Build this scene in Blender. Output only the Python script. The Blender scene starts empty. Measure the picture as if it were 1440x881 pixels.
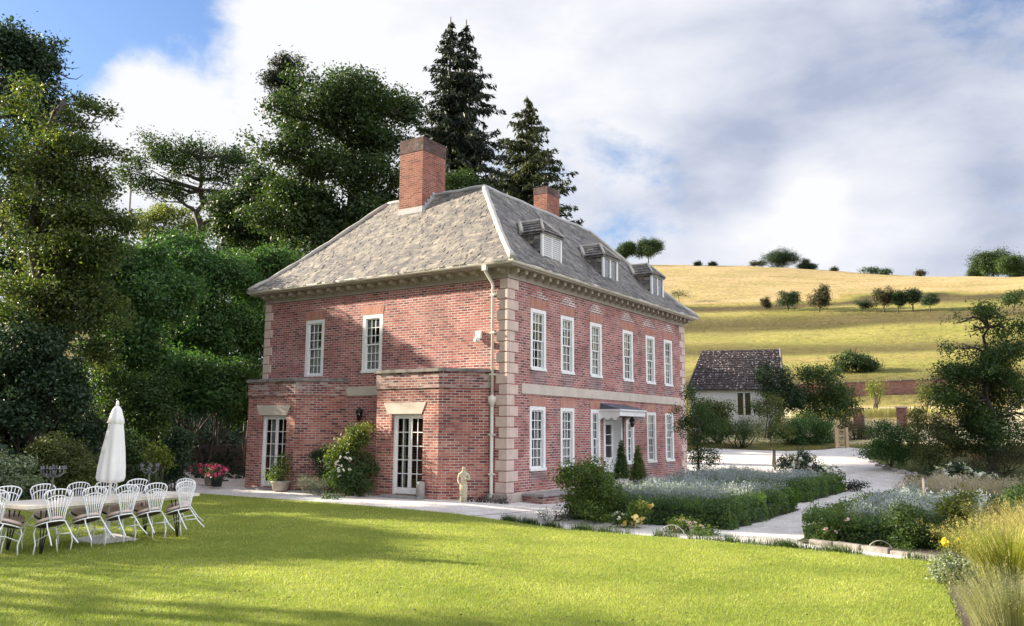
import bpy, bmesh, math, random
import numpy as np
from mathutils import Vector, Matrix, noise as mnoise

# ------------------------------------------------------------------ camera, world, sun
sc = bpy.context.scene
COL = sc.collection
F_PX, CX, CY = 1178.6589, 720.0, 440.5
CAM = np.array([13.05621, -19.83356, 1.74791])
YAW, PITCH, ROLL = 0.576726, 0.139096, 0.005797
fwd = np.array([-math.sin(YAW)*math.cos(PITCH), math.cos(YAW)*math.cos(PITCH), math.sin(PITCH)])
_r = np.array([math.cos(YAW), math.sin(YAW), 0.0]); _u = np.cross(_r, fwd)
rgt = _r*math.cos(ROLL) + _u*math.sin(ROLL)
upv = -_r*math.sin(ROLL) + _u*math.cos(ROLL)
cd = bpy.data.cameras.new('camera'); cam = bpy.data.objects.new('camera', cd); COL.objects.link(cam)
cd.sensor_width = 36.0; cd.lens = 36.0*F_PX/1440.0; cd.clip_start = 0.1; cd.clip_end = 6000
cam.matrix_world = Matrix(((rgt[0], upv[0], -fwd[0], CAM[0]), (rgt[1], upv[1], -fwd[1], CAM[1]),
                           (rgt[2], upv[2], -fwd[2], CAM[2]), (0, 0, 0, 1)))
sc.camera = cam

SUN_EL, SUN_AZ = math.radians(18.5), math.atan2(-0.970, -0.245)
sun_dir = np.array([math.sin(SUN_AZ)*math.cos(SUN_EL), math.cos(SUN_AZ)*math.cos(SUN_EL), math.sin(SUN_EL)])
sl = bpy.data.lights.new('sun', 'SUN'); sl.energy = 5.0; sl.angle = math.radians(0.6); sl.color = (1.0, 0.87, 0.69)
so = bpy.data.objects.new('sun', sl); COL.objects.link(so); so.location = (-40, -10, 40)
so.rotation_euler = Vector(sun_dir).to_track_quat('Z', 'Y').to_euler()

sc.view_settings.view_transform = 'Standard'; sc.view_settings.look = 'None'
sc.view_settings.exposure = 1.85; sc.view_settings.gamma = 1.0; sc.view_settings.use_curve_mapping = False

def ray(px, py):
    return fwd + rgt*((px-CX)/F_PX) + upv*((CY-py)/F_PX)
def at(px, py, D):
    return CAM + ray(px, py)*D

world = bpy.data.worlds.new('World'); sc.world = world; world.use_nodes = True
def build_world():
    nt = world.node_tree; N = nt.nodes; L = nt.links; N.clear()
    out = N.new('ShaderNodeOutputWorld'); bg = N.new('ShaderNodeBackground'); bg.inputs['Strength'].default_value = 0.085
    L.new(bg.outputs[0], out.inputs[0])
    sky = N.new('ShaderNodeTexSky'); sky.sky_type = 'NISHITA'; sky.sun_disc = False
    sky.sun_elevation = SUN_EL; sky.sun_rotation = SUN_AZ
    sky.air_density = 1.0; sky.dust_density = 0.6; sky.ozone_density = 1.6
    tc = N.new('ShaderNodeTexCoord')
    def math_(op, a, b=None, clamp=False):
        m = N.new('ShaderNodeMath'); m.operation = op; m.use_clamp = clamp
        for i, v in enumerate((a, b)):
            if v is None: continue
            if isinstance(v, (int, float)): m.inputs[i].default_value = v
            else: L.new(v, m.inputs[i])
        return m.outputs[0]
    def noise(scale, det, rough, dist, off=(0, 0, 0), sz=(1, 1, 1)):
        mp = N.new('ShaderNodeMapping'); mp.inputs['Location'].default_value = off; mp.inputs['Scale'].default_value = sz
        L.new(tc.outputs['Generated'], mp.inputs[0])
        n = N.new('ShaderNodeTexNoise'); n.inputs['Scale'].default_value = scale; n.inputs['Detail'].default_value = det
        n.inputs['Roughness'].default_value = rough; n.inputs['Distortion'].default_value = dist
        L.new(mp.outputs[0], n.inputs['Vector']); return n.outputs['Fac']
    def blobs(lst):
        tot = None
        for (px, py, r, amp) in lst:
            d = ray(px, py); d = d/np.linalg.norm(d)
            dp = N.new('ShaderNodeVectorMath'); dp.operation = 'DOT_PRODUCT'
            L.new(tc.outputs['Generated'], dp.inputs[0]); dp.inputs[1].default_value = tuple(d)
            mr = N.new('ShaderNodeMapRange'); mr.interpolation_type = 'SMOOTHSTEP'
            mr.inputs['From Min'].default_value = math.cos(r/F_PX); mr.inputs['From Max'].default_value = 1.0
            mr.inputs['To Min'].default_value = 0; mr.inputs['To Max'].default_value = amp
            L.new(dp.outputs['Value'], mr.inputs['Value'])
            tot = mr.outputs[0] if tot is None else math_('ADD', tot, mr.outputs[0])
        return tot
    # cover: banks of cloud, with the openings of clear blue
    cover = blobs([(200, 10, 330, -0.75), (60, 60, 260, -0.35), (330, 130, 220, 0.5), (200, 150, 120, 0.3), (690, 235, 130, -0.34), (885, 285, 150, -0.26),
                   (915, 262, 90, -0.16), (120, 150, 120, 0.12), (1480, 150, 240, -0.3), (1100, 300, 300, 0.2), (560, 60, 250, 0.25), (200, 235, 160, 0.25),
                   (720, 200, 70, -0.1), (960, 305, 70, -0.12)])
    n1 = noise(3.6, 10, 0.60, 0.25, (0.3, 0.1, 0.7), (1, 1, 2.1))
    n2 = noise(10.0, 9, 0.62, 0.2, (2.3, 1.1, 0.2), (1, 1, 1.7))
    c = math_('ADD', math_('MULTIPLY', math_('SUBTRACT', n1, 0.5), 1.0), 0.84)
    c = math_('ADD', c, math_('MULTIPLY', math_('SUBTRACT', n2, 0.5), 0.8))
    c = math_('ADD', c, cover)
    ramp = N.new('ShaderNodeMapRange'); ramp.interpolation_type = 'SMOOTHSTEP'
    ramp.inputs['From Min'].default_value = 0.28; ramp.inputs['From Max'].default_value = 0.66
    L.new(c, ramp.inputs['Value'])
    # light and grey parts of the cloud
    lightb = blobs([(560, 90, 330, 0.35), (330, 130, 230, 0.35), (950, 80, 230, 0.25), (1080, 295, 120, 0.5), (1230, 275, 150, 0.6), (900, 200, 160, 0.12), (60, 220, 280, 0.35),
                    (1080, 190, 240, -0.12), (1270, 120, 330, -0.28), (1010, 235, 110, -0.35), (1380, 345, 190, -0.22), (1150, 355, 150, 0.05), (780, 60, 160, -0.1)])
    n3 = noise(5.5, 10, 0.58, 0.2, (5.3, 2.1, 1.2), (1, 1, 2.2))
    lv = math_('ADD', math_('ADD', math_('MULTIPLY', math_('SUBTRACT', n3, 0.5), 1.5), 0.56), lightb, clamp=True)
    cr = N.new('ShaderNodeValToRGB'); e = cr.color_ramp.elements
    e[0].position = 0.0; e[0].color = (1.5, 1.7, 2.2, 1); e[1].position = 1.0; e[1].color = (3.2, 3.23, 3.35, 1)
    m = e.new(0.5); m.color = (2.45, 2.55, 2.9, 1)
    L.new(lv, cr.inputs[0])
    skb = N.new('ShaderNodeMix'); skb.data_type = 'RGBA'; skb.blend_type = 'MULTIPLY'; skb.inputs['Factor'].default_value = 1.0
    L.new(sky.outputs[0], skb.inputs['A']); skb.inputs['B'].default_value = (0.50, 0.57, 0.70, 1)
    mx = N.new('ShaderNodeMix'); mx.data_type = 'RGBA'
    L.new(ramp.outputs[0], mx.inputs['Factor']); L.new(skb.outputs['Result'], mx.inputs['A']); L.new(cr.outputs[0], mx.inputs['B'])
    # sky opposite the sun, out of view, brightened as added fill for the shaded front
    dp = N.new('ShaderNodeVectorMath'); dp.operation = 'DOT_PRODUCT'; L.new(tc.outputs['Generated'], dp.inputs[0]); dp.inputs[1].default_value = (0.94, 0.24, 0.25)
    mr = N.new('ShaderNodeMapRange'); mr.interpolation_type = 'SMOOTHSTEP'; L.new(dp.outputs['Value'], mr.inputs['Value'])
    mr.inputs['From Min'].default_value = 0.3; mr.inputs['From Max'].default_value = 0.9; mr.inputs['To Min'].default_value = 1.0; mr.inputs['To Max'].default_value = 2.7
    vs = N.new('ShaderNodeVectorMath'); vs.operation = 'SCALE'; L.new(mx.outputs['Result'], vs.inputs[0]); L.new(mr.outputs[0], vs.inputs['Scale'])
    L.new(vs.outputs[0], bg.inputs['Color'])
build_world()

# ------------------------------------------------------------------ helpers
rng = np.random.default_rng(11)
def smooth(a, b, x):
    t = np.clip((x-a)/(b-a), 0, 1); return t*t*(3-2*t)

def W_(o):
    v = Vector((0, 0, 0))
    while o is not None: v += o.location; o = o.parent
    return v
def props(o, label=None, cat=None, group=None, kind=None):
    if label: o['label'] = label
    if cat: o['category'] = cat
    if group: o['group'] = group
    if kind: o['kind'] = kind
    return o
def thing(name, label, cat, loc=(0, 0, 0), group=None, rotz=0):
    o = bpy.data.objects.new(name, None); COL.objects.link(o); o.location = loc; o.rotation_euler = (0, 0, rotz)
    o.empty_display_size = 0.2
    return props(o, label, cat, group)

class MB:
    def __init__(s): s.v = []; s.f = []; s.m = []; s.a = []; s.sm = []
    def quad(s, *p, a=0.5, smooth=False):
        b = len(s.v); s.v.extend([tuple(q) for q in p]); s.a.extend([a]*len(p)); s.f.append(tuple(range(b, b+len(p)))); s.sm.append(smooth)
    def box(s, x0, x1, y0, y1, z0, z1, a=0.5):
        s.hexa([(x0, y0), (x1, y0), (x1, y1), (x0, y1)], z0, z1, a)
    def hexa(s, poly, z0, z1, a=0.5, caps=True):       # prism over a polygon (counter-clockwise)
        n = len(poly); b = len(s.v)
        for (x, y) in poly: s.v.append((x, y, z0))
        for (x, y) in poly: s.v.append((x, y, z1))
        s.a.extend([a]*(2*n))
        for i in range(n):
            j = (i+1) % n; s.f.append((b+i, b+j, b+n+j, b+n+i)); s.sm.append(False)
        if caps:
            s.f.append(tuple(b+i for i in reversed(range(n)))); s.f.append(tuple(b+n+i for i in range(n))); s.sm += [False, False]
    def obox(s, o, t, n, u0, u1, d0, d1, z0, z1, a=0.5):  # box along tangent t, normal n
        P = [(o[0]+t[0]*u+n[0]*d, o[1]+t[1]*u+n[1]*d) for (u, d) in ((u0, d1), (u0, d0), (u1, d0), (u1, d1))]
        ar = sum(P[i][0]*P[(i+1) % 4][1]-P[(i+1) % 4][0]*P[i][1] for i in range(4))
        if ar < 0: P.reverse()
        s.hexa(P, z0, z1, a)
    def tube(s, pts, rad, n=6, a=0.5, cap=True):
        pts = [np.array(p, float) for p in pts]; k = len(pts)
        if not hasattr(rad, '__len__'): rad = [rad]*k
        b = len(s.v); prev = None
        for i in range(k):
            d = pts[min(i+1, k-1)]-pts[max(i-1, 0)]; d = d/(np.linalg.norm(d)+1e-9)
            if prev is None:
                r = np.array([1, 0, 0]) if abs(d[0]) < .9 else np.array([0, 1, 0])
            else: r = prev
            r = r-d*np.dot(r, d); r /= np.linalg.norm(r)+1e-9; prev = r; q = np.cross(d, r)
            for j in range(n):
                an = 2*math.pi*j/n; s.v.append(tuple(pts[i]+(r*math.cos(an)+q*math.sin(an))*rad[i]))
        s.a.extend([a]*(k*n))
        for i in range(k-1):
            for j in range(n):
                j2 = (j+1) % n; s.f.append((b+i*n+j, b+i*n+j2, b+(i+1)*n+j2, b+(i+1)*n+j)); s.sm.append(True)
        if cap:
            s.f.append(tuple(b+j for j in reversed(range(n)))); s.f.append(tuple(b+(k-1)*n+j for j in range(n))); s.sm += [False, False]
    def lathe(s, c, prof, n=16, a=0.5, rfun=None):      # prof: (r, z)
        b = len(s.v); k = len(prof)
        for (r, z) in prof:
            for j in range(n):
                an = 2*math.pi*j/n; rr = r*(rfun(an, z) if rfun else 1)
                s.v.append((c[0]+rr*math.cos(an), c[1]+rr*math.sin(an), c[2]+z))
        s.a.extend([a]*(k*n))
        for i in range(k-1):
            for j in range(n):
                j2 = (j+1) % n; s.f.append((b+i*n+j, b+i*n+j2, b+(i+1)*n+j2, b+(i+1)*n+j)); s.sm.append(True)
        s.f.append(tuple(b+j for j in reversed(range(n)))); s.f.append(tuple(b+(k-1)*n+j for j in range(n))); s.sm += [False, False]
    def build(s, name, mat, parent=None, label=None, uvs=True):
        v = np.array(s.v, dtype=np.float64)
        org = W_(parent) if parent is not None else Vector((0, 0, 0))
        me = bpy.data.meshes.new(name)
        me.from_pydata((v-np.array(org)).tolist(), [], s.f)
        me.polygons.foreach_set('use_smooth', s.sm)
        if uvs and s.f:
            uvl = me.uv_layers.new(name='UVMap'); data = np.zeros(len(me.loops)*2)
            k = 0
            for f in s.f:
                p = [np.array(s.v[i]) for i in f]
                n = np.cross(p[1]-p[0], p[2]-p[0]) if len(p) == 3 else np.cross(p[2]-p[0], p[3]-p[1])
                ln = np.linalg.norm(n); n = n/ln if ln > 1e-12 else np.array([0, 0, 1.])
                if abs(n[2]) > 0.92: t = np.array([1., 0, 0]); w = np.array([0, 1., 0])
                else:
                    t = np.array([-n[1], n[0], 0]); t /= np.linalg.norm(t); w = np.cross(n, t)
                for q in p:
                    data[2*k] = q.dot(t); data[2*k+1] = q.dot(w); k += 1
            uvl.data.foreach_set('uv', data)
        at_ = me.attributes.new('v', 'FLOAT', 'POINT'); at_.data.foreach_set('value', np.array(s.a, dtype=np.float32))
        me.materials.append(mat); me.update()
        o = bpy.data.objects.new(name, me); COL.objects.link(o)
        if parent is not None: o.parent = parent
        if label: o['label'] = label
        return o

def np_mesh(name, V, quads, attr, mat, parent=None, smooth_=False):
    """V (n,3) world, quads (m,k) ints"""
    org = np.array(W_(parent)) if parent is not None else np.zeros(3)
    me = bpy.data.meshes.new(name); n = len(V); m, k = quads.shape
    me.vertices.add(n); me.vertices.foreach_set('co', (V-org).astype(np.float32).ravel())
    me.loops.add(m*k); me.loops.foreach_set('vertex_index', quads.astype(np.int32).ravel())
    me.polygons.add(m); me.polygons.foreach_set('loop_start', np.arange(0, m*k, k, dtype=np.int32))
    me.polygons.foreach_set('loop_total', np.full(m, k, dtype=np.int32))
    if smooth_: me.polygons.foreach_set('use_smooth', np.ones(m, dtype=bool))
    if attr is not None:
        a = me.attributes.new('v', 'FLOAT', 'POINT'); a.data.foreach_set('value', attr.astype(np.float32))
    me.materials.append(mat); me.update(calc_edges=True)
    o = bpy.data.objects.new(name, me); COL.objects.link(o)
    if parent is not None: o.parent = parent
    return o

def copy_tree(o, parent=None):
    c = o.copy(); COL.objects.link(c)
    if parent is not None: c.parent = parent
    for ch in list(o.children): copy_tree(ch, c)
    return c

# ------------------------------------------------------------------ materials
class NT:
    def __init__(s, name):
        s.mat = bpy.data.materials.new(name); s.mat.use_nodes = True
        s.N = s.mat.node_tree.nodes; s.L = s.mat.node_tree.links
        s.b = s.N['Principled BSDF']; s.out = s.N['Material Output']
        s._tc = None
    def tc(s, k='Object'):
        if s._tc is None: s._tc = s.N.new('ShaderNodeTexCoord')
        return s._tc.outputs[k]
    def noise(s, scale, det=4, rough=0.55, vec=None, sz=None, dist=0.0):
        n = s.N.new('ShaderNodeTexNoise'); n.inputs['Scale'].default_value = scale; n.inputs['Detail'].default_value = det
        n.inputs['Roughness'].default_value = rough; n.inputs['Distortion'].default_value = dist
        v = vec if vec is not None else s.tc()
        if sz: v = s.mapping(v, sz)
        s.L.new(v, n.inputs['Vector']); return n.outputs['Fac']
    def mapping(s, v, sz=(1, 1, 1), loc=(0, 0, 0)):
        m = s.N.new('ShaderNodeMapping'); m.inputs['Scale'].default_value = sz; m.inputs['Location'].default_value = loc
        s.L.new(v, m.inputs[0]); return m.outputs[0]
    def ramp(s, fac, stops, interp='LINEAR'):
        r = s.N.new('ShaderNodeValToRGB'); e = r.color_ramp.elements; r.color_ramp.interpolation = interp
        while len(e) < len(stops): e.new(0.5)
        for i, (p, c) in enumerate(stops):
            e[i].position = p; e[i].color = (*c, 1) if len(c) == 3 else c
        s.L.new(fac, r.inputs[0]); return r.outputs[0]
    def mix(s, fac, a, b, mode='MIX'):
        m = s.N.new('ShaderNodeMix'); m.data_type = 'RGBA'; m.blend_type = mode
        for k, v in (('Factor', fac), ('A', a), ('B', b)):
            if isinstance(v, (int, float)): m.inputs[k].default_value = v
            elif isinstance(v, tuple): m.inputs[k].default_value = (*v, 1)
            else: s.L.new(v, m.inputs[k])
        return m.outputs['Result']
    def math(s, op, a, b=0.0, clamp=False):
        m = s.N.new('ShaderNodeMath'); m.operation = op; m.use_clamp = clamp
        for i, v in enumerate((a, b)):
            if isinstance(v, (int, float)): m.inputs[i].default_value = v
            else: s.L.new(v, m.inputs[i])
        return m.outputs[0]
    def attr(s, name='v'):
        a = s.N.new('ShaderNodeAttribute'); a.attribute_name = name; return a.outputs['Fac']
    def color(s, c):
        if isinstance(c, tuple): s.b.inputs['Base Color'].default_value = (*c, 1)
        else: s.L.new(c, s.b.inputs['Base Color'])
    def rough(s, v): s.b.inputs['Roughness'].default_value = v
    def bump(s, h, strength=0.4, dist=0.02):
        b = s.N.new('ShaderNodeBump'); b.inputs['Strength'].default_value = strength; b.inputs['Distance'].default_value = dist
        s.L.new(h, b.inputs['Height']); s.L.new(b.outputs[0], s.b.inputs['Normal'])

def m_plain(name, c1, c2=None, scale=6, rough=0.6, bump=0.0, spec=0.4, det=5, metal=0):
    t = NT(name)
    if c2 is None: c2 = tuple(x*0.8 for x in c1)
    n = t.noise(scale, det)
    t.color(t.ramp(n, [(0.3, c2), (0.7, c1)])); t.rough(rough); t.b.inputs['Specular IOR Level'].default_value = spec
    t.b.inputs['Metallic'].default_value = metal
    if bump: t.bump(t.noise(scale*3, 6), bump, 0.02)
    return t.mat

def m_brick(name, palette, mortar, white=0.25, dark=0.3, patch=0.35, bw=0.235, bh=0.076, mo=0.012):
    t = NT(name); uv = t.tc('UV')
    # courses wander a little, as in old hand-laid work
    nz = t.N.new('ShaderNodeTexNoise'); nz.inputs['Scale'].default_value = 0.9; nz.inputs['Detail'].default_value = 3
    t.L.new(uv, nz.inputs['Vector'])
    vm = t.N.new('ShaderNodeVectorMath'); vm.operation = 'MULTIPLY_ADD'
    t.L.new(nz.outputs['Color'], vm.inputs[0]); vm.inputs[1].default_value = (0.02, 0.03, 0); t.L.new(uv, vm.inputs[2])
    br = t.N.new('ShaderNodeTexBrick'); br.offset = 0.5; br.squash = 1.0
    t.L.new(vm.outputs[0], br.inputs['Vector'])
    for k, v in (('Scale', 1.0), ('Mortar Size', mo), ('Mortar Smooth', 0.25), ('Bias', 0.0), ('Brick Width', bw), ('Row Height', bh)):
        br.inputs[k].default_value = v
    br.inputs['Color1'].default_value = (0, 0, 0, 1); br.inputs['Color2'].default_value = (1, 1, 1, 1); br.inputs['Mortar'].default_value = (.5, .5, .5, 1)
    n = len(palette)
    big = t.noise(0.55, 5, 0.6, vec=uv)
    val = t.math('ADD', br.outputs['Color'], t.math('MULTIPLY', t.math('SUBTRACT', big, 0.5), patch*2.2), clamp=True)
    col = t.ramp(val, [(i/(n-1), c) for i, c in enumerate(palette)])
    col = t.mix(t.math('MULTIPLY', t.noise(40, 4, 0.6, vec=uv), 0.35), col, (0.10, 0.035, 0.03), 'MIX')
    mcol = t.mix(t.ramp(t.noise(1.3, 5, 0.6, vec=t.mapping(uv, loc=(7, 3, 0))), [(0.35, (0, 0, 0)), (0.65, (1, 1, 1))]), mortar, tuple(x*0.45 for x in mortar))
    col = t.mix(br.outputs['Fac'], col, mcol)
    # lime bloom and soot, with shapes of their own
    w = t.ramp(t.noise(1.1, 8, 0.7, vec=t.mapping(uv, loc=(3, 9, 0))), [(0.52, (0, 0, 0)), (0.75, (1, 1, 1))])
    col = t.mix(t.math('MULTIPLY', w, white), col, (0.55, 0.47, 0.43))
    d = t.ramp(t.noise(0.8, 8, 0.7, vec=t.mapping(uv, sz=(1, .6, 1), loc=(13, 1, 0))), [(0.5, (0, 0, 0)), (0.7, (1, 1, 1))])
    col = t.mix(t.math('MULTIPLY', d, dark), col, (0.05, 0.03, 0.035))
    t.color(col); t.rough(0.85); t.b.inputs['Specular IOR Level'].default_value = 0.25
    h = t.math('ADD', t.math('MULTIPLY', t.math('SUBTRACT', 1.0, br.outputs['Fac']), 0.7), t.math('MULTIPLY', t.noise(30, 5, 0.6, vec=uv), 0.6))
    t.bump(h, 0.7, 0.012)
    return t.mat

def m_leaf(name, dark, mid, light, transl=0.35, rough=0.55, spec=0.3):
    t = NT(name); a = t.attr('v')
    col = t.ramp(a, [(0.0, dark), (0.5, mid), (1.0, light)])
    t.color(col); t.rough(rough); t.b.inputs['Specular IOR Level'].default_value = spec
    tr = t.N.new('ShaderNodeBsdfTranslucent')
    tcol = t.mix(1.0, col, (1.6, 1.7, 0.6), 'MULTIPLY'); t.L.new(tcol, tr.inputs['Color'])
    ms = t.N.new('ShaderNodeMixShader'); ms.inputs[0].default_value = transl
    t.L.new(t.b.outputs[0], ms.inputs[1]); t.L.new(tr.outputs[0], ms.inputs[2]); t.L.new(ms.outputs[0], t.out.inputs[0])
    return t.mat

M = {}
M['brick'] = m_brick('old_brick', [(0.15, 0.048, 0.052), (0.30, 0.085, 0.08), (0.42, 0.13, 0.115), (0.45, 0.15, 0.125), (0.50, 0.20, 0.165)], (0.62, 0.52, 0.48), 0.25, 0.3)
M['bay_brick'] = m_brick('bay_brick', [(0.10, 0.035, 0.035), (0.25, 0.068, 0.058), (0.38, 0.11, 0.085), (0.44, 0.145, 0.105), (0.52, 0.23, 0.17)], (0.56, 0.47, 0.42), 0.15, 0.35)
M['parapet_brick'] = m_brick('parapet_brick', [(0.10, 0.04, 0.045), (0.22, 0.07, 0.065), (0.33, 0.11, 0.09), (0.40, 0.19, 0.16), (0.5, 0.40, 0.37)], (0.54, 0.48, 0.44), 0.8, 0.4)
M['repointed'] = m_brick('repointed_brick', [(0.10, 0.035, 0.04), (0.2, 0.06, 0.06), (0.34, 0.1, 0.09)], (0.78, 0.7, 0.64), 0.1, 0.1, mo=0.022)
M['apron'] = m_brick('apron_brick', [(0.16, 0.08, 0.09), (0.27, 0.14, 0.14), (0.38, 0.22, 0.21)], (0.5, 0.43, 0.42), 0.5, 0.2)
M['chimney_brick'] = m_brick('chimney_brick', [(0.17, 0.05, 0.042), (0.27, 0.08, 0.06), (0.33, 0.105, 0.075), (0.38, 0.14, 0.10)], (0.36, 0.24, 0.18), 0.1, 0.35, bw=0.23)
M['soot_brick'] = m_brick('soot_brick', [(0.04, 0.03, 0.03), (0.09, 0.05, 0.045), (0.14, 0.07, 0.055)], (0.12, 0.1, 0.09), 0.35, 0.6)
M['rubbed'] = m_brick('rubbed_brick', [(0.42, 0.17, 0.12), (0.5, 0.22, 0.16), (0.55, 0.27, 0.2)], (0.55, 0.4, 0.33), 0.35, 0.1, bw=0.07, bh=0.34, mo=0.006)
M['garden_brick'] = m_brick('garden_brick', [(0.25, 0.08, 0.06), (0.36, 0.13, 0.1), (0.45, 0.2, 0.15)], (0.4, 0.32, 0.28), 0.3, 0.2)
M['quoin'] = m_plain('quoin_stone', (0.64, 0.50, 0.43), (0.50, 0.38, 0.33), 3.0, 0.8, 0.25)
M['stone'] = m_plain('dressed_stone', (0.58, 0.51, 0.43), (0.46, 0.40, 0.34), 2.2, 0.8, 0.2)
M['plinth'] = m_plain('plinth_stone', (0.46, 0.38, 0.33), (0.28, 0.23, 0.21), 2.5, 0.85, 0.35)
M['cornice'] = m_plain('cornice_paint', (0.42, 0.36, 0.30), (0.30, 0.26, 0.22), 2.0, 0.7, 0.15)
M['white'] = m_plain('white_paint', (0.80, 0.80, 0.78), (0.72, 0.72, 0.71), 5, 0.45)
M['offwhite'] = m_plain('cream_paint', (0.70, 0.66, 0.58), (0.6, 0.56, 0.5), 4, 0.5)
M['lead'] = m_plain('lead', (0.42, 0.42, 0.42), (0.30, 0.30, 0.31), 3, 0.6, 0.1)
M['darklead'] = m_plain('dark_lead', (0.10, 0.115, 0.15), (0.05, 0.06, 0.08), 5, 0.6, 0.1)
M['hip'] = m_plain('hip_stone', (0.52, 0.49, 0.44), (0.36, 0.34, 0.32), 4, 0.8, 0.2)
M['coping'] = m_plain('coping_stone', (0.30, 0.27, 0.25), (0.10, 0.09, 0.085), 5, 0.9, 0.4)
M['iron'] = m_plain('black_iron', (0.03, 0.03, 0.032), (0.02, 0.02, 0.02), 8, 0.45)
M['curtain'] = m_plain('curtain_cloth', (0.74, 0.74, 0.74), (0.62, 0.62, 0.63), 3, 0.9)
M['blind'] = m_plain('blind_cloth', (0.72, 0.71, 0.68), (0.64, 0.63, 0.6), 3, 0.9)
M['bark'] = m_plain('bark', (0.10, 0.085, 0.07), (0.045, 0.038, 0.032), 7, 0.9, 0.6)
M['palebark'] = m_plain('pale_bark', (0.22, 0.19, 0.16), (0.12, 0.1, 0.085), 7, 0.9, 0.4)
M['soil'] = m_plain('soil', (0.10, 0.075, 0.06), (0.05, 0.038, 0.03), 12, 0.95, 0.8)
M['wood'] = m_plain('grey_wood', (0.20, 0.18, 0.155), (0.10, 0.09, 0.08), 9, 0.85, 0.4)
M['gatewood'] = m_plain('new_wood', (0.55, 0.42, 0.26), (0.42, 0.31, 0.19), 9, 0.7, 0.2)
M['statue'] = m_plain('statue_stone', (0.58, 0.52, 0.36), (0.38, 0.34, 0.24), 22, 0.8, 0.2)
M['pink'] = m_leaf('pink_petals', (0.45, 0.05, 0.16), (0.65, 0.10, 0.28), (0.75, 0.25, 0.42), 0.3)
M['whitepetal'] = m_leaf('white_petals', (0.6, 0.58, 0.56), (0.72, 0.71, 0.7), (0.8, 0.79, 0.78), 0.2)
M['palepink'] = m_leaf('pale_pink_petals', (0.6, 0.42, 0.48), (0.7, 0.52, 0.56), (0.78, 0.66, 0.68), 0.2)
M['yellowpetal'] = m_leaf('yellow_petals', (0.6, 0.42, 0.1), (0.72, 0.55, 0.22), (0.8, 0.68, 0.4), 0.3)
M['bright_yellow'] = m_leaf('bright_yellow_petals', (0.55, 0.42, 0.02), (0.68, 0.55, 0.03), (0.75, 0.65, 0.08), 0.3)
M['cushion'] = m_plain('cushion_cloth', (0.70, 0.55, 0.50), (0.64, 0.50, 0.46), 6, 0.9)
M['seat'] = m_plain('brown_seat', (0.07, 0.045, 0.04), (0.05, 0.032, 0.03), 10, 0.7)
M['chairwhite'] = m_plain('white_enamel', (0.86, 0.87, 0.88), (0.82, 0.83, 0.84), 9, 0.35)
M['canvas'] = m_plain('white_canvas', (0.80, 0.79, 0.77), (0.72, 0.71, 0.70), 4, 0.85, 0.1)
M['pewter'] = m_plain('pewter', (0.16, 0.16, 0.17), (0.08, 0.08, 0.085), 14, 0.4, 0, metal=0.6)
M['render'] = m_plain('white_render', (0.80, 0.80, 0.78), (0.70, 0.70, 0.68), 2, 0.85, 0.1)
M['rock'] = m_plain('garden_rock', (0.42, 0.39, 0.36), (0.24, 0.22, 0.2), 6, 0.9, 0.5)
M['grey_stone'] = m_plain('grey_stone', (0.33, 0.31, 0.30), (0.22, 0.21, 0.2), 5, 0.85, 0.3)
M['dark_stone'] = m_plain('mossy_dark_stone', (0.10, 0.10, 0.095), (0.05, 0.052, 0.045), 6, 0.9, 0.4)
M['terracotta'] = m_plain('stone_pot', (0.40, 0.36, 0.31), (0.25, 0.22, 0.19), 8, 0.85, 0.3)

# leaves
M['l_oak'] = m_leaf('oak_leaves', (0.018, 0.035, 0.016), (0.035, 0.065, 0.022), (0.075, 0.11, 0.03), 0.3)
M['l_dark'] = m_leaf('dark_leaves', (0.012, 0.026, 0.015), (0.026, 0.052, 0.025), (0.055, 0.09, 0.036), 0.2)
M['l_ash'] = m_leaf('ash_leaves', (0.022, 0.045, 0.018), (0.055, 0.09, 0.026), (0.17, 0.17, 0.045), 0.38)
M['l_laurel'] = m_leaf('laurel_leaves', (0.018, 0.05, 0.02), (0.048, 0.115, 0.034), (0.11, 0.20, 0.055), 0.28, 0.55, 0.25)
M['l_yellow'] = m_leaf('yellow_green_leaves', (0.06, 0.085, 0.02), (0.12, 0.15, 0.03), (0.22, 0.23, 0.05), 0.4)
M['l_spruce'] = m_leaf('spruce_needles', (0.010, 0.018, 0.014), (0.022, 0.034, 0.024), (0.05, 0.06, 0.035), 0.12)
M['l_spruce2'] = m_leaf('pale_spruce_needles', (0.02, 0.03, 0.016), (0.045, 0.06, 0.028), (0.10, 0.11, 0.04), 0.15)
M['l_shrub'] = m_leaf('shrub_leaves', (0.02, 0.04, 0.016), (0.045, 0.085, 0.026), (0.10, 0.15, 0.04), 0.35)
M['l_light'] = m_leaf('light_shrub_leaves', (0.04, 0.07, 0.02), (0.08, 0.13, 0.03), (0.16, 0.21, 0.05), 0.4)
M['l_olive'] = m_leaf('olive_leaves', (0.04, 0.055, 0.02), (0.08, 0.10, 0.034), (0.15, 0.165, 0.055), 0.35)
M['l_grey'] = m_leaf('silver_leaves', (0.08, 0.10, 0.09), (0.15, 0.18, 0.16), (0.26, 0.29, 0.26), 0.25)
M['l_hawthorn'] = m_leaf('hawthorn_leaves', (0.03, 0.032, 0.016), (0.06, 0.058, 0.028), (0.11, 0.095, 0.045), 0.2)
M['l_variegated'] = m_leaf('variegated_leaves', (0.05, 0.08, 0.04), (0.16, 0.2, 0.12), (0.45, 0.48, 0.33), 0.3)
M['l_dusk'] = m_leaf('dark_purple_leaves', (0.02, 0.025, 0.022), (0.04, 0.045, 0.04), (0.08, 0.085, 0.07), 0.2)
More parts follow.
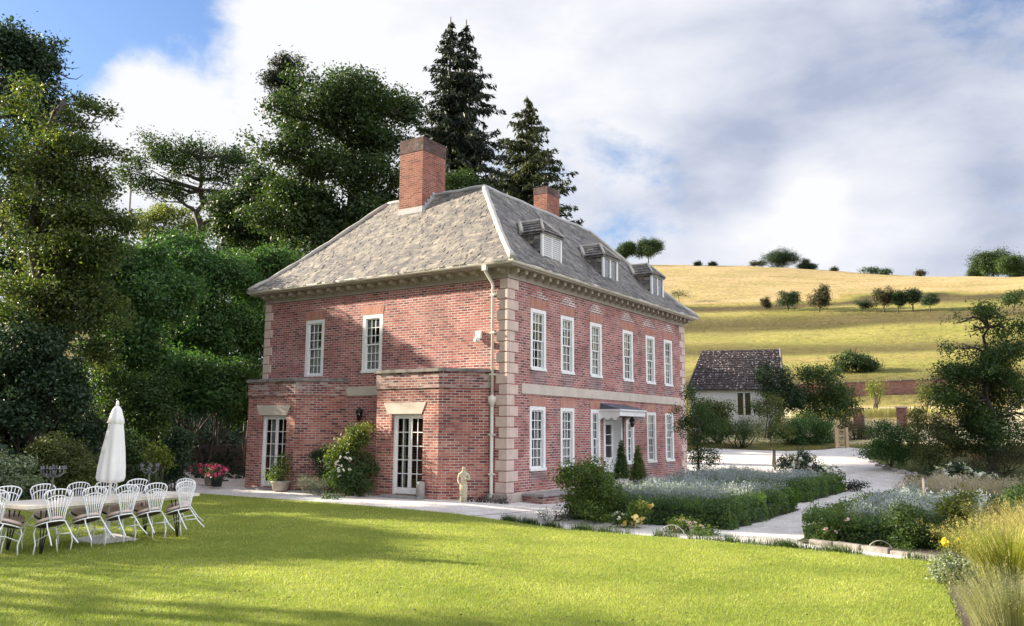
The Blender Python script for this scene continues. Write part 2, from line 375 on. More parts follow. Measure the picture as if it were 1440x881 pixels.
M['l_cat'] = m_leaf('catmint_leaves', (0.07, 0.105, 0.07), (0.19, 0.235, 0.23), (0.40, 0.43, 0.58), 0.3)
M['l_box'] = m_leaf('hedge_leaves', (0.03, 0.065, 0.018), (0.075, 0.14, 0.036), (0.15, 0.22, 0.06), 0.38)
M['l_straw'] = m_leaf('straw_grass', (0.16, 0.15, 0.05), (0.34, 0.30, 0.12), (0.58, 0.50, 0.30), 0.4)
M['l_greengrass'] = m_leaf('green_gold_grass', (0.10, 0.13, 0.03), (0.24, 0.26, 0.06), (0.45, 0.42, 0.14), 0.4)
M['l_stem'] = m_leaf('dry_stems', (0.10, 0.115, 0.055), (0.19, 0.20, 0.10), (0.34, 0.32, 0.18), 0.35)
M['l_red'] = m_leaf('red_leaves', (0.10, 0.03, 0.02), (0.2, 0.06, 0.035), (0.3, 0.12, 0.06), 0.3)
M['l_lawn'] = m_leaf('lawn_blades', (0.13, 0.19, 0.034), (0.26, 0.325, 0.07), (0.46, 0.475, 0.16), 0.36)
M['l_bleach'] = m_leaf('bleached_grass', (0.40, 0.34, 0.19), (0.56, 0.49, 0.31), (0.70, 0.63, 0.46), 0.35)
M['l_feather'] = m_leaf('feather_grass', (0.18, 0.15, 0.13), (0.32, 0.27, 0.25), (0.48, 0.42, 0.40), 0.35)

def m_glass():
    t = NT('window_glass'); N, L = t.N, t.L
    tr = N.new('ShaderNodeBsdfTransparent'); tr.inputs[0].default_value = (0.88, 0.91, 0.91, 1)
    gl = N.new('ShaderNodeBsdfGlossy'); gl.inputs['Roughness'].default_value = 0.03
    fr = N.new('ShaderNodeFresnel'); fr.inputs['IOR'].default_value = 1.5
    n = t.noise(2.2, 2); b = N.new('ShaderNodeBump'); b.inputs['Strength'].default_value = 0.15; b.inputs['Distance'].default_value = 0.05
    L.new(n, b.inputs['Height']); L.new(b.outputs[0], gl.inputs['Normal'])
    ms = N.new('ShaderNodeMixShader'); L.new(t.math('ADD', fr.outputs[0], 0.06), ms.inputs[0])
    L.new(tr.outputs[0], ms.inputs[1]); L.new(gl.outputs[0], ms.inputs[2]); L.new(ms.outputs[0], t.out.inputs[0])
    return t.mat
M['glass'] = m_glass()

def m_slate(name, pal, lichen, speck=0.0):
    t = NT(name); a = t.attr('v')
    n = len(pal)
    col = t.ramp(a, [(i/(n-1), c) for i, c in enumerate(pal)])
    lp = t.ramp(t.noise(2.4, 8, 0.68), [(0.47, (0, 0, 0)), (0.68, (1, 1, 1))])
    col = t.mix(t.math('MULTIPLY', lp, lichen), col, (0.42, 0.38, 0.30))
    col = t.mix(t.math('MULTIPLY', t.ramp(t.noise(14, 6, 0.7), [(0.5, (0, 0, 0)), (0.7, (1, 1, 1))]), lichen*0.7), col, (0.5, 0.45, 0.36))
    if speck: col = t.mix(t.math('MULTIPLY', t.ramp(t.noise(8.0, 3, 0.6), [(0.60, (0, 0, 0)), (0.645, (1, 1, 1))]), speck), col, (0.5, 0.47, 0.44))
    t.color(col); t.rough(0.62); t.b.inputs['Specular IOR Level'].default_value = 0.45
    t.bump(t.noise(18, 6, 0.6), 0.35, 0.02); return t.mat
SL = [(0.035, 0.036, 0.042), (0.075, 0.074, 0.08), (0.13, 0.12, 0.115), (0.27, 0.235, 0.195)]
M['slate'] = m_slate('roof_slate', SL, 0.55)
M['oldslate'] = m_slate('mossy_slate', [(0.014, 0.009, 0.011), (0.024, 0.016, 0.018), (0.036, 0.024, 0.024), (0.055, 0.036, 0.035)], 0.0, 1.0)

def m_ground():
    t = NT('meadow'); zone = t.attr('v')
    # v: 0 woodland floor, .2 rough grass, .4 olive pasture, .6 bright pasture, .8 hay gold, 1 green crop
    base = t.ramp(zone, [(0.0, (0.03, 0.03, 0.018)), (0.2, (0.09, 0.10, 0.035)), (0.3, (0.085, 0.065, 0.035)), (0.4, (0.135, 0.115, 0.045)), (0.6, (0.30, 0.275, 0.085)), (0.75, (0.36, 0.26, 0.11)), (0.8, (0.46, 0.345, 0.18)), (0.9, (0.66, 0.58, 0.38)), (1.0, (0.10, 0.18, 0.04))])
    n1 = t.noise(0.05, 6, 0.6, sz=(1, 1, 3.0)); n2 = t.noise(0.9, 6, 0.7)
    n3 = t.noise(0.25, 6, 0.65, sz=(0.5, 0.5, 5.0))
    col = t.mix(t.ramp(n1, [(0.4, (0, 0, 0)), (0.65, (1, 1, 1))]), base, t.mix(1.0, base, (0.75, 0.82, 0.66), 'MULTIPLY'))
    col = t.mix(0.8, col, t.mix(1.0, col, t.ramp(n2, [(0.3, (0.4, 0.42, 0.38)), (0.5, (1, 1, 1)), (0.7, (1.4, 1.3, 1.15))]), 'MULTIPLY'))
    col = t.mix(t.math('MULTIPLY', t.ramp(n3, [(0.52, (0, 0, 0)), (0.64, (1, 1, 1))]), 0.4), col, (0.17, 0.13, 0.055))
    t.color(col); t.rough(0.95); t.b.inputs['Specular IOR Level'].default_value = 0.1
    t.bump(n2, 1.0, 0.6); return t.mat
M['ground'] = m_ground()
def m_lawn():
    t = NT('mown_lawn')
    n1 = t.noise(0.5, 6, 0.6); n2 = t.noise(30, 5, 0.7); n3 = t.noise(3.0, 6, 0.65)
    col = t.ramp(n1, [(0.3, (0.18, 0.23, 0.035)), (0.7, (0.30, 0.33, 0.06))])
    col = t.mix(t.ramp(n3, [(0.45, (0, 0, 0)), (0.75, (1, 1, 1))]), col, (0.28, 0.27, 0.06))
    col = t.mix(0.6, col, t.mix(1.0, col, t.ramp(n2, [(0.3, (0.45, 0.5, 0.4)), (0.7, (1.3, 1.25, 1.2))]), 'MULTIPLY'))
    t.color(col); t.rough(0.9); t.b.inputs['Specular IOR Level'].default_value = 0.15
    t.bump(n2, 1.0, 0.05); return t.mat
M['lawn'] = m_lawn()
def m_gravel():
    t = NT('pale_gravel')
    vo = t.N.new('ShaderNodeTexVoronoi'); vo.inputs['Scale'].default_value = 38; t.L.new(t.tc(), vo.inputs['Vector'])
    n = t.noise(1.2, 6, 0.6)
    vf = t.N.new('ShaderNodeRGBToBW'); t.L.new(vo.outputs['Color'], vf.inputs[0])
    col = t.ramp(vf.outputs[0], [(0.15, (0.50, 0.47, 0.45)), (0.45, (0.68, 0.65, 0.63)), (0.85, (0.80, 0.78, 0.76))])
    col = t.mix(t.math('MULTIPLY', t.ramp(n, [(0.42, (0, 0, 0)), (0.75, (1, 1, 1))]), 0.65), col, (0.40, 0.35, 0.31))
    w = t.noise(0.5, 6, 0.65, sz=(2.6, .5, 1)); col = t.mix(t.math('MULTIPLY', t.ramp(w, [(0.5, (0, 0, 0)), (0.62, (1, 1, 1))]), 0.3), col, (0.46, 0.42, 0.37))
    t.color(col); t.rough(0.9); t.b.inputs['Specular IOR Level'].default_value = 0.2
    t.bump(vo.outputs['Distance'], 0.9, 0.02); return t.mat
M['gravel'] = m_gravel()

# ------------------------------------------------------------------ terrain
_T = np.array([0, 12, 20, 34, 47, 60, 75, 85, 140, 165, 205, 214, 222, 300, 380, 450, 600, 2500.])
_H = np.array([-.22, -.25, -.36, -.36, .80, 2.2, 4.2, 6.2, 15.6, 21.0, 30.6, 32.2, 35.0, 55.5, 0, 0, 0, 0.])
_S = np.array([-50, 0, 1.5, 4, 10, 30, 60, 150, 400, 2500.])
_HS = np.array([0, 0, .5, 1.5, 3.8, 8.0, 13.0, 42, 70, 80.])
def terrain(x, y):
    x = np.asarray(x, float); y = np.asarray(y, float)
    dx, dy = x-CAM[0], y-CAM[1]; t = np.hypot(dx, dy)
    f2 = np.array([-math.sin(YAW), math.cos(YAW)]); r2 = np.array([math.cos(YAW), math.sin(YAW)])
    az = np.degrees(np.arctan2(dx*r2[0]+dy*r2[1], dx*f2[0]+dy*f2[1]))
    top = np.interp(az, [-180, -60, 8, 10.1, 16, 22, 31, 60, 120, 180], [20, 40, 78, 77.3, 73.8, 68.6, 60, 46, 25, 20])
    hh = np.interp(t, _T, np.where(_H == 0, 0, _H))
    k = smooth(222, 380, t)
    hr = np.where(t < 300, np.interp(t, _T[:14], _H[:14]), 0)
    hr = np.where(t <= 222, hr, 35.0+(top-35.0)*(1-(1-np.clip((t-222)/(390-222), 0, 1))**1.35))
    hr = hr+np.where(t > 390, (t-390)*0.004, 0)
    s = (x+6.5)*(-.837)+(y+9.5)*(-.546)
    hl = -.2+np.interp(s, _S, _HS)
    w = smooth(-5, 5, az)
    back = smooth(70, 110, np.abs(az))
    hr = hr*(1-back*0.85)+(-.22)*back*0.85
    return hl*(1-w)+hr*w
def ground_at(px, py, off=0.0):
    d = ray(px, py); lo = 4.0
    for D in np.concatenate([np.arange(4, 90, .25), np.arange(90, 700, 1.0)]):
        p = CAM+d*D
        if p[2] <= float(terrain(p[0], p[1]))+off: return p
    return CAM+d*100
def G(px, py):
    p = ground_at(px, py); return (p[0], p[1])

def build_terrain():
    rad = np.concatenate([np.linspace(0.5, 60, 70), 60*np.exp(np.linspace(0, math.log(2500/60), 110))[1:]])
    az = np.concatenate([np.arange(-34, 34, .5), np.arange(34, 326, 4.0)])
    A = np.radians(az)
    f2 = np.array([-math.sin(YAW), math.cos(YAW)]); r2 = np.array([math.cos(YAW), math.sin(YAW)])
    dirx = f2[0]*np.cos(A)+r2[0]*np.sin(A); diry = f2[1]*np.cos(A)+r2[1]*np.sin(A)
    X = CAM[0]+rad[:, None]*dirx[None]; Y = CAM[1]+rad[:, None]*diry[None]
    Z = terrain(X, Y)-0.04
    bumps = np.zeros_like(Z)
    for i in range(Z.shape[0]):
        if rad[i] < 60: continue
        for j in range(136):
            bumps[i, j] = mnoise.noise((X[i, j]*.02, Y[i, j]*.02, 0))*2.0+mnoise.noise((X[i, j]*.08, Y[i, j]*.08, 3))*0.5
    Z += bumps*smooth(70, 160, np.hypot(X-CAM[0], Y-CAM[1]))*0.8
    R = np.hypot(X-CAM[0], Y-CAM[1]); AZ = np.broadcast_to(az[None], R.shape)
    s = (X+6.5)*(-.837)+(Y+9.5)*(-.546)
    # kinds of grass, the dark bands partly painted-in cast shade: hay on the top field, grazed pasture below, rough and woodland floor to the left
    wob = np.vectorize(lambda a, b: mnoise.noise((a*.03, b*.03, 7))*9)(X, Y)
    r = R+wob*np.clip(R/200, 0, 1)
    zone = np.interp(r, [0, 40, 52, 72, 84, 92, 112, 124, 134, 146, 160, 166, 172, 186, 196, 203, 206, 216, 219, 2500], [.2, .2, .55, .5, .33, .48, .69, .38, .44, .61, .6, .40, .34, .40, .68, .38, .27, .27, .8, .8])
    zone = np.where((AZ > 26.5+wob*.05) & (R > 300), 1.0, zone)
    zone = np.where((AZ > 12) & (AZ < 40) & (R > 50.5) & (R < 73), .9, zone)
    zone = np.where((AZ < -4) & (R < 400), np.where(R > 110, .5, .0), zone)
    zone = np.where((R < 45) & (AZ > 4), .2, zone)
    n, m = R.shape
    idx = np.arange(n*m).reshape(n, m); nx = np.roll(idx, -1, axis=1)
    q = np.stack([idx[:-1], idx[1:], nx[1:], nx[:-1]], -1).reshape(-1, 4)
    q = q[:, ::-1]
    V = np.stack([X, Y, Z], -1).reshape(-1, 3)
    o = np_mesh('ground', V, q, zone.ravel(), M['ground'], None, True)
    props(o, kind='structure')
build_terrain()

def loft_sheet(name, left, right, off, mat, nu=24, sub=4, kind='structure'):
    Lp = np.array(left, float); Rp = np.array(right, float)
    k = len(Lp); ts = np.linspace(0, k-1, (k-1)*sub+1)
    Li = np.stack([np.interp(ts, range(k), Lp[:, c]) for c in (0, 1)], -1)
    Ri = np.stack([np.interp(ts, range(k), Rp[:, c]) for c in (0, 1)], -1)
    w = np.linspace(0, 1, nu)
    XY = Li[:, None]*(1-w[None, :, None])+Ri[:, None]*w[None, :, None]
    Z = terrain(XY[..., 0], XY[..., 1])+off
    V = np.concatenate([XY, Z[..., None]], -1).reshape(-1, 3)
    n, m = len(ts), nu; idx = np.arange(n*m).reshape(n, m)
    q = np.stack([idx[:-1, :-1], idx[:-1, 1:], idx[1:, 1:], idx[1:, :-1]], -1).reshape(-1, 4)
    o = np_mesh(name, V, q, None, mat, None, True)
    p = V[q[0]]; nz = np.cross(p[1]-p[0], p[2]-p[0])[2]
    if nz < 0: o.data.flip_normals()
    if kind: o['kind'] = kind
    return o
# pale gravel: drive with the paths between the beds, and the apron round the end of the house
loft_sheet('gravel_drive', [(0.6, -4.3), (-1, -1), (-1, 6), (-1, 14), (-3.5, 22), G(988, 631), G(1060, 634.5), G(1110, 636), G(1160, 634), G(1188, 630)],
           [(12.2, -5.0), (12.2, 0), (10.6, 7), (9.0, 12.5), G(1292, 678), G(1285, 669), G(1255, 660), G(1222, 648), G(1216, 640), G(1224, 633)], 0.02, M['gravel'], nu=40, sub=6)
loft_sheet('gravel_apron', [(-15.5, -3.2), (-9.0, -3.6), (-2.2, -3.7), (1.6, -4.0)], [(-15.0, 3), (-9, 2), (-2.2, 1), (1.6, 1)], 0.03, M['gravel'], nu=20, sub=6)
def lawn_edge(x): return np.interp(x, [-15, -9.0, -2.3, 3.56, 7.42, 11.25], [-3.2, -3.52, -3.57, -4.08, -4.29, -4.86])
le = np.linspace(-14, 11.25, 24)
LB = [(x, lawn_edge(x)) for x in le]
LA = [(np.interp(x, [-14, -7, -3, 11.25], [-13, -13, -30, -30]), np.interp(x, [-14, -9, -4, 11.25], [-4.5, -9, -24, -26])) for x in le]
LA = [(x*1.0 if x < 0 else x*1.25, y) for x, y in LA]
LA[-1] = (14.6, -26)
LA = [(np.interp(i, [0, 6, 23], [-14, -9, 14.6]), np.interp(i, [0, 6, 23], [-4.2, -13, -26])) for i in range(24)]
lawn = loft_sheet('lawn', LA, LB, 0.035, M['lawn'], nu=30, sub=2)
def LZ(x, y): return terrain(x, y)+0.035

# ------------------------------------------------------------------ leaves and plants
def norm(a): return a/(np.linalg.norm(a, axis=-1, keepdims=True)+1e-9)
def leaf_quads(P, Nn, ln, wd, T=None, fold=0.15):
    n = len(P)
    if T is None: T = rng.normal(size=(n, 3))
    T = norm(T-Nn*np.sum(T*Nn, -1, keepdims=True)); B = np.cross(Nn, T)
    l = np.asarray(ln).reshape(-1, 1); w = np.asarray(wd).reshape(-1, 1)
    V = np.stack([P-T*l*.5, P+B*w*.5+Nn*w*fold, P+T*l*.5, P-B*w*.5+Nn*w*fold], 1)
    return V.reshape(-1, 3)
def add_leaves(name, V, attr, mat, parent):
    n = len(V)//4
    return np_mesh(name, V, np.arange(n*4).reshape(n, 4), np.repeat(attr, 4), mat, parent)
def tufts(B, k, g):
    out = []
    for b in B:
        m = b[3:].mean(); out.append([*b[:3], *(b[3:]*.62)])
        for i in range(k):
            d = norm(g.normal(size=3)+np.array([0, 0, .25])); f = g.uniform(.55, .98); rr = m*g.uniform(.26, .46)
            out.append([*(b[:3]+d*b[3:]*f), rr*1.1, rr*1.1, rr*.8])
    return np.array(out)
def cloud(blobs, n, leaf, seed=0, per=9, shell=0.45, rough=0.22, sig=1.4, flat=0.0, zmin=None, aspect=0.55, drop=0.0, updir=0.5, tuft=0):
    """leaf quads in sprays through the volume of a set of ellipsoids (x,y,z,rx,ry,rz)"""
    g = np.random.default_rng(seed+77); B = np.array(blobs, float)
    if tuft: B = tufts(B, tuft, g)
    area = (B[:, 3]*B[:, 4]+B[:, 4]*B[:, 5]+B[:, 3]*B[:, 5]); area = area/area.sum()
    nt = max(4, n//per); k = g.choice(len(B), nt, p=area)
    d = norm(g.normal(size=(nt, 3))); d[:, 2] = np.where(d[:, 2] < 0, d[:, 2]*(1-flat), d[:, 2])
    ph = g.uniform(0, 6.28, (len(B), 6))
    lump = 1+rough*(np.sin(3*d[:, 0]*2+ph[k, 0])*np.sin(4*d[:, 1]+ph[k, 1])+np.sin(7*d[:, 2]+5*d[:, 0]+ph[k, 2])*.6+np.sin(9*d[:, 1]-6*d[:, 2]+ph[k, 3])*.5)
    r = (shell+(1-shell)*g.random(nt)**.6)*lump
    C = B[k, :3]+d*r[:, None]*B[k, 3:]
    tv = g.random(nt)
    if drop:
        keep = np.array([mnoise.noise((c[0]*drop, c[1]*drop, c[2]*drop)) for c in C]) > -0.12
        C, d, tv, k = C[keep], d[keep], tv[keep], k[keep]; nt = len(C)
    P = np.repeat(C, per, 0)+g.normal(size=(nt*per, 3))*leaf*sig*np.array([1, 1, .75]); dd = np.repeat(d, per, 0)
    Nn = norm(dd*.7+np.array([0, 0, updir])+g.normal(size=P.shape)*.55)
    ln = leaf*g.uniform(.65, 1.35, len(P)); v = np.clip(np.repeat(tv, per)*.65+g.random(len(P))*.35, 0, 1)
    if zmin is not None:
        ok = P[:, 2] > zmin; P, Nn, ln, v = P[ok], Nn[ok], ln[ok], v[ok]
    return leaf_quads(P, Nn, ln, ln*aspect), v
def pxblobs(lst, D, depth=None, f=1.0):
    out = []
    for b in lst:
        px, py, rx, ry = b[:4]; dD = b[4] if len(b) > 4 else 0
        c = at(px, py, D+dD); m = (D+dD)/F_PX; a, h = rx*m*f, ry*m*f
        out.append((c[0], c[1], c[2], a, a if depth is None else depth, h))
    return out
def limb(mb, a, b, r0, r1, seed, k=6, bend=.12, n=6):
    g = np.random.default_rng(seed); a = np.array(a, float); b = np.array(b, float); L = np.linalg.norm(b-a); o = g.normal(size=3)*L*bend
    pts = [a+(b-a)*t+o*math.sin(math.pi*t)+g.normal(size=3)*L*.02*(0 < t < 1) for t in np.linspace(0, 1, k)]
    mb.tube(pts, [r0+(r1-r0)*t for t in np.linspace(0, 1, k)], n); return pts
def tree(name, label, cat, base, blobs, n, leaf, mat, trunk_r=.3, bark='bark', group=None, seed=1, fork=.45, twigs=2, **kw):
    base = np.array(base, float); root = thing(name, label, cat, base, group)
    mb = MB(); B = np.array(blobs); top = B[np.argmax(B[:, 2])][:3]; cen = B[:, :3].mean(0)
    g = np.random.default_rng(seed)
    lowz = (B[:, 2]-B[:, 5]).min(); fk = base+(cen-base)*fork; fk[:2] = base[:2]+(cen[:2]-base[:2])*fork*.6
    mid = limb(mb, base-np.array([0, 0, .3]), fk, trunk_r, trunk_r*.7, seed, bend=.03, n=9)
    lead = limb(mb, fk, top, trunk_r*.68, trunk_r*.12, seed+1, k=8, bend=.06, n=8)
    for i, b in enumerate(B):
        c = b[:3]; src = [p for p in mid[2:]+lead[:-1] if p[2] < c[2]+b[5]*.3] or [fk]
        s = min(src, key=lambda p: np.linalg.norm((p-c)*np.array([1, 1, .8])))
        pts = limb(mb, s, c, trunk_r*.36, trunk_r*.09, seed+10+i, bend=.10, n=6)
        for q in range(twigs):
            e = c+norm(g.normal(size=3))*b[3:]*.85
            limb(mb, pts[g.integers(2, 5)], e, trunk_r*.12, trunk_r*.02, seed+100+i*7+q, k=5, bend=.12, n=5)
    mb.build('trunk', M[bark], root, uvs=False)
    kw.setdefault('tuft', 11 if n > 2500 else 5)
    if n > 2500: n, leaf = int(n*2.1), leaf*.68
    V, v = cloud(blobs, n, leaf, seed, **kw); add_leaves('crown', V, v, M[mat], root)
    return root
def shrub(name, label, cat, base, blobs, n, leaf, mat, group=None, seed=1, stems=5, bark='bark', stem_r=.02, flowers=None, **kw):
    base = np.array(base, float); root = thing(name, label, cat, base, group); mb = MB(); g = np.random.default_rng(seed)
    for i, b in enumerate(blobs):
        for q in range(max(1, stems//len(blobs)+1)):
            s = base+np.array([*g.normal(size=2)*.08, -.05]); e = np.array(b[:3])+g.normal(size=3)*np.array(b[3:])*.4
            limb(mb, s, e, stem_r, stem_r*.3, seed+i*9+q, k=4, n=5)
    mb.build('stem', M[bark], root, uvs=False)
    kw.setdefault('zmin', base[2]); kw.setdefault('tuft', 7 if n > 2500 else 3)
    if n > 2000: n, leaf = int(n*1.7), leaf*.78
    V, v = cloud(blobs, n, leaf, seed, **kw); add_leaves('foliage', V, v, M[mat], root)
    if flowers:
        fm, nf, fs = flowers[:3]; fb = flowers[3] if len(flowers) > 3 else blobs
        V, v = cloud(fb, nf*7, fs, seed+5, per=7, shell=.92, rough=.15, sig=.35, zmin=base[2]+.1, aspect=.9)
        add_leaves('flower', V, v, M[fm], root)
    return root
def blades(P, H, lean, wd, seed, segs=3, curl=.5):
    """curved tapering grass blades; P (n,3) roots, H heights"""
    g = np.random.default_rng(seed); n = len(P); an = g.uniform(0, 6.283, n); D = np.stack([np.cos(an), np.sin(an), np.zeros(n)], -1)
    ln = lean*g.uniform(.3, 1.2, n); S = np.stack([-D[:, 1], D[:, 0], np.zeros(n)], -1)
    rows = []
    for i in range(segs+1):
        t = i/segs; c = P+D*(ln*H*t**1.8)[:, None]; c[:, 2] += H*(t-curl*.35*t**3*ln)
        w = wd*(1-t)**.7*.5 if i < segs else wd*.06
        rows.append(c-S*np.asarray(w).reshape(-1, 1)); rows.append(c+S*np.asarray(w).reshape(-1, 1))
    V = np.stack(rows, 1).reshape(-1, 3); m = 2*(segs+1); b = np.arange(n)[:, None]*m
    q = np.concatenate([np.concatenate([b+2*i, b+2*i+1, b+2*i+3, b+2*i+2], 1) for i in range(segs)], 0)
    return V, q, m
def grass_clump(name, label, cat, base, rx, ry, n, h, lean, wd, mat, seed, plume=None, group=None):
    g = np.random.default_rng(seed); root = thing(name, label, cat, base, group)
    a = g.uniform(0, 6.283, n); r = np.sqrt(g.random(n)); P = np.stack([base[0]+rx*r*np.cos(a), base[1]+ry*r*np.sin(a), np.full(n, base[2])], -1)
    H = h*g.uniform(.5, 1.1, n); V, q, m = blades(P, H, lean, wd, seed)
    np_mesh('blades', V, q, np.repeat(g.random(n), m), M[mat], root)
    if plume:
        pm, k, ps = plume; i = g.choice(n, k); tips = V.reshape(n, m, 3)[i, -1]
        tips = np.repeat(tips, 10, 0)+g.normal(size=(k*10, 3))*ps*np.array([.35, .35, 1.2])
        L = leaf_quads(tips, norm(g.normal(size=tips.shape)), ps*g.uniform(.5, 1, len(tips)), ps*.18, T=np.tile([[.25, .1, 1.]], (len(tips), 1))+g.normal(size=tips.shape)*.3)
        add_leaves('plume', L, g.random(len(tips)), M[pm], root)
    return root
def gz(x, y): return float(terrain(x, y))

# ------------------------------------------------------------------ the house
WX, LY = -10.19, 13.51
ZE = 6.18
house = thing('brick_house', 'large red brick country house with cream quoins, slate roof and white sash windows', 'house', (0, 0, -.27))
def wall_grid(mb, o, t, n, u0, u1, z0, z1, holes=(), depth=.16):
    us = sorted({u0, u1, *[h[0] for h in holes], *[h[1] for h in holes]}); zs = sorted({z0, z1, *[h[2] for h in holes], *[h[3] for h in holes]})
    def P(u, z, d=0.0): return (o[0]+t[0]*u+n[0]*d, o[1]+t[1]*u+n[1]*d, z)
    flip = (t[0]*n[1]-t[1]*n[0]) > 0
    def q(*p): mb.quad(*(reversed(p) if flip else p))
    for a, b in zip(us, us[1:]):
        for c, d in zip(zs, zs[1:]):
            um, zm = (a+b)/2, (c+d)/2
            if any(h[0] < um < h[1] and h[2] < zm < h[3] for h in holes): continue
            q(P(a, c), P(b, c), P(b, d), P(a, d))
    for (a, b, c, d) in holes:
        q(P(a, c), P(a, d), P(a, d, -depth), P(a, c, -depth)); q(P(b, c), P(b, c, -depth), P(b, d, -depth), P(b, d))
        q(P(a, d), P(b, d), P(b, d, -depth), P(a, d, -depth)); q(P(a, c), P(a, c, -depth), P(b, c, -depth), P(b, c))
RW_Y = [(1.26, 2.16), (3.07, 3.93), (5.05, 5.91), (7.57, 8.43), (9.58, 10.43), (11.34, 12.18)]
LW_Y = [(1.22, 2.13), (3.05, 3.93), (5.06, 5.74), (7.76, 8.44), (9.58, 10.43), (11.34, 12.18)]
DOOR = (6.06, 7.3, -.12, 2.12)
UZ, LZ_ = (3.545, 5.38), (.59, 2.457)
RH = [(a, b, *UZ) for a, b in RW_Y]+[(a, b, *LZ_) for a, b in LW_Y]+[DOOR]
AW, BW = (-8.155, -7.29), (-5.569, -4.727)
LH = [(*AW, 3.49, 5.38), (*BW, 3.545, 5.38)]
def bay_pts(k): return {'R': [(-4.8, 0), (-3.93, -1.05), (-1.6, -1.05), (-.52, 0)], 'L': [(-10.7, 0), (-9.62, -1.05), (-7.38, -1.05), (-6.14, 0)]}[k]
mb = MB()
wall_grid(mb, (0, 0), (0, 1), (1, 0), 0, LY, -.4, ZE, RH, .3)
wall_grid(mb, (0, 0), (1, 0), (0, -1), WX, 0, -.4, ZE, LH, .12)
wall_grid(mb, (0, LY), (1, 0), (0, 1), WX, 0, -.4, ZE)
wall_grid(mb, (WX, 0), (0, 1), (-1, 0), 0, LY, -.4, ZE)
mb.build('wall', M['brick'], house)
mb = MB(); mb.box(WX+.3, -.4, .3, LY-.3, 2.72, 2.95); mb.box(WX+.3, -.4, .3, LY-.3, -.3, -.22); mb.box(-4.6, -4.4, .3, LY-.3, -.2, 2.7); mb.box(-4.6, -4.4, .3, LY-.3, 2.96, 6.1)
mb.box(WX+.3, -.4, .3, LY-.3, 6.0, 6.14)
mb.build('floor', M['curtain'], house)

def window(name, o, t, n, u0, u1, z0, z1, nx=3, ny=3, fr=.125, curtains=None, sill=True, seed=0, sash='sash', rec=.03, lintel=True):
    root_mb = MB(); W = u1-u0
    f = root_mb
    f.obox(o, t, n, u0, u0+fr, -rec-.09, .004, z0, z1); f.obox(o, t, n, u1-fr, u1, -rec-.09, .004, z0, z1)
    f.obox(o, t, n, u0+fr, u1-fr, -rec-.09, .004, z1-fr*.9, z1); f.obox(o, t, n, u0+fr, u1-fr, -rec-.09, .004, z0, z0+.05)
    wn = f.build(name, M['white'], house)
    if sill:
        s = MB(); s.obox(o, t, n, u0, u1, .006, .04, z0-.02, z0+.06); s.build('sill', M['white'], wn)
    a, b, c, d = u0+fr, u1-fr, z0+.05, z1-fr*.9; m = (c+d)/2
    s = MB(); g = MB(); st = .035
    for (lo, hi, dep) in ((c, m+.02, -.075), (m-.02, d, -.045)):
        s.obox(o, t, n, a, a+st, dep-.03, dep, lo, hi); s.obox(o, t, n, b-st, b, dep-.03, dep, lo, hi)
        s.obox(o, t, n, a+st, b-st, dep-.03, dep, hi-.04, hi); s.obox(o, t, n, a+st, b-st, dep-.03, dep, lo, lo+(.06 if lo == c else .04))
        iw = (b-a-2*st)/nx; z_a, z_b = lo+.05, hi-.04; ih = (z_b-z_a)/ny
        for i in range(1, nx): s.obox(o, t, n, a+st+iw*i-.012, a+st+iw*i+.012, dep-.022, dep-.004, z_a, z_b)
        for j in range(1, ny):
            for i in range(nx): s.obox(o, t, n, a+st+iw*i+(.012 if i else 0), a+st+iw*(i+1)-(.012 if i < nx-1 else 0), dep-.021, dep-.005, z_a+ih*j-.012, z_a+ih*j+.012)
        gd = dep-.014
        P = [(o[0]+t[0]*u+n[0]*gd, o[1]+t[1]*u+n[1]*gd, z) for u, z in ((a+.01, lo+.01), (b-.01, lo+.01), (b-.01, hi-.01), (a+.01, hi-.01))]
        if t[0]*n[1]-t[1]*n[0] > 0: P.reverse()
        g.quad(*P)
    s.build('sash', M['white'], wn); g.build('pane', M['glass'], wn)
    for spec in (curtains or []):                       # (u fraction from, to, z fraction from, to, kind)
        ua, ub, za, zb, kind = spec; cm = MB(); k = max(2, int((ub-ua)*W/.035)); dep0 = -.155 if kind == 'curtain' else -.12
        U = np.linspace(a+(b-a)*ua, a+(b-a)*ub, k+1)
        for i in range(k):
            d0 = dep0+(0.02*math.sin(i*1.7+seed) if kind == 'curtain' else 0); d1 = dep0+(0.02*math.sin((i+1)*1.7+seed) if kind == 'curtain' else 0)
            zz0, zz1 = z0+(z1-z0)*za, z0+(z1-z0)*zb
            cm.quad((o[0]+t[0]*U[i]+n[0]*d0, o[1]+t[1]*U[i]+n[1]*d0, zz0), (o[0]+t[0]*U[i+1]+n[0]*d1, o[1]+t[1]*U[i+1]+n[1]*d1, zz0),
                    (o[0]+t[0]*U[i+1]+n[0]*d1, o[1]+t[1]*U[i+1]+n[1]*d1, zz1), (o[0]+t[0]*U[i]+n[0]*d0, o[1]+t[1]*U[i]+n[1]*d0, zz1), smooth=True)
        cm.build('curtain' if kind == 'curtain' else 'blind', M[kind], wn)
    if lintel:
        l = MB(); h = .3; P = [(u0-.02, z1+.003), (u1+.02, z1+.003), (u1+.07, z1+h), (u0-.07, z1+h)]
        pts = [(o[0]+t[0]*u+n[0]*.006, o[1]+t[1]*u+n[1]*.006, z) for u, z in P]
        if t[0]*n[1]-t[1]*n[0] > 0: pts.reverse()
        l.quad(*pts); l.build('lintel', M['rubbed'], wn)
    return wn
R_ = ((0, 0), (0, 1), (1, 0)); L_ = ((0, 0), (1, 0), (0, -1))
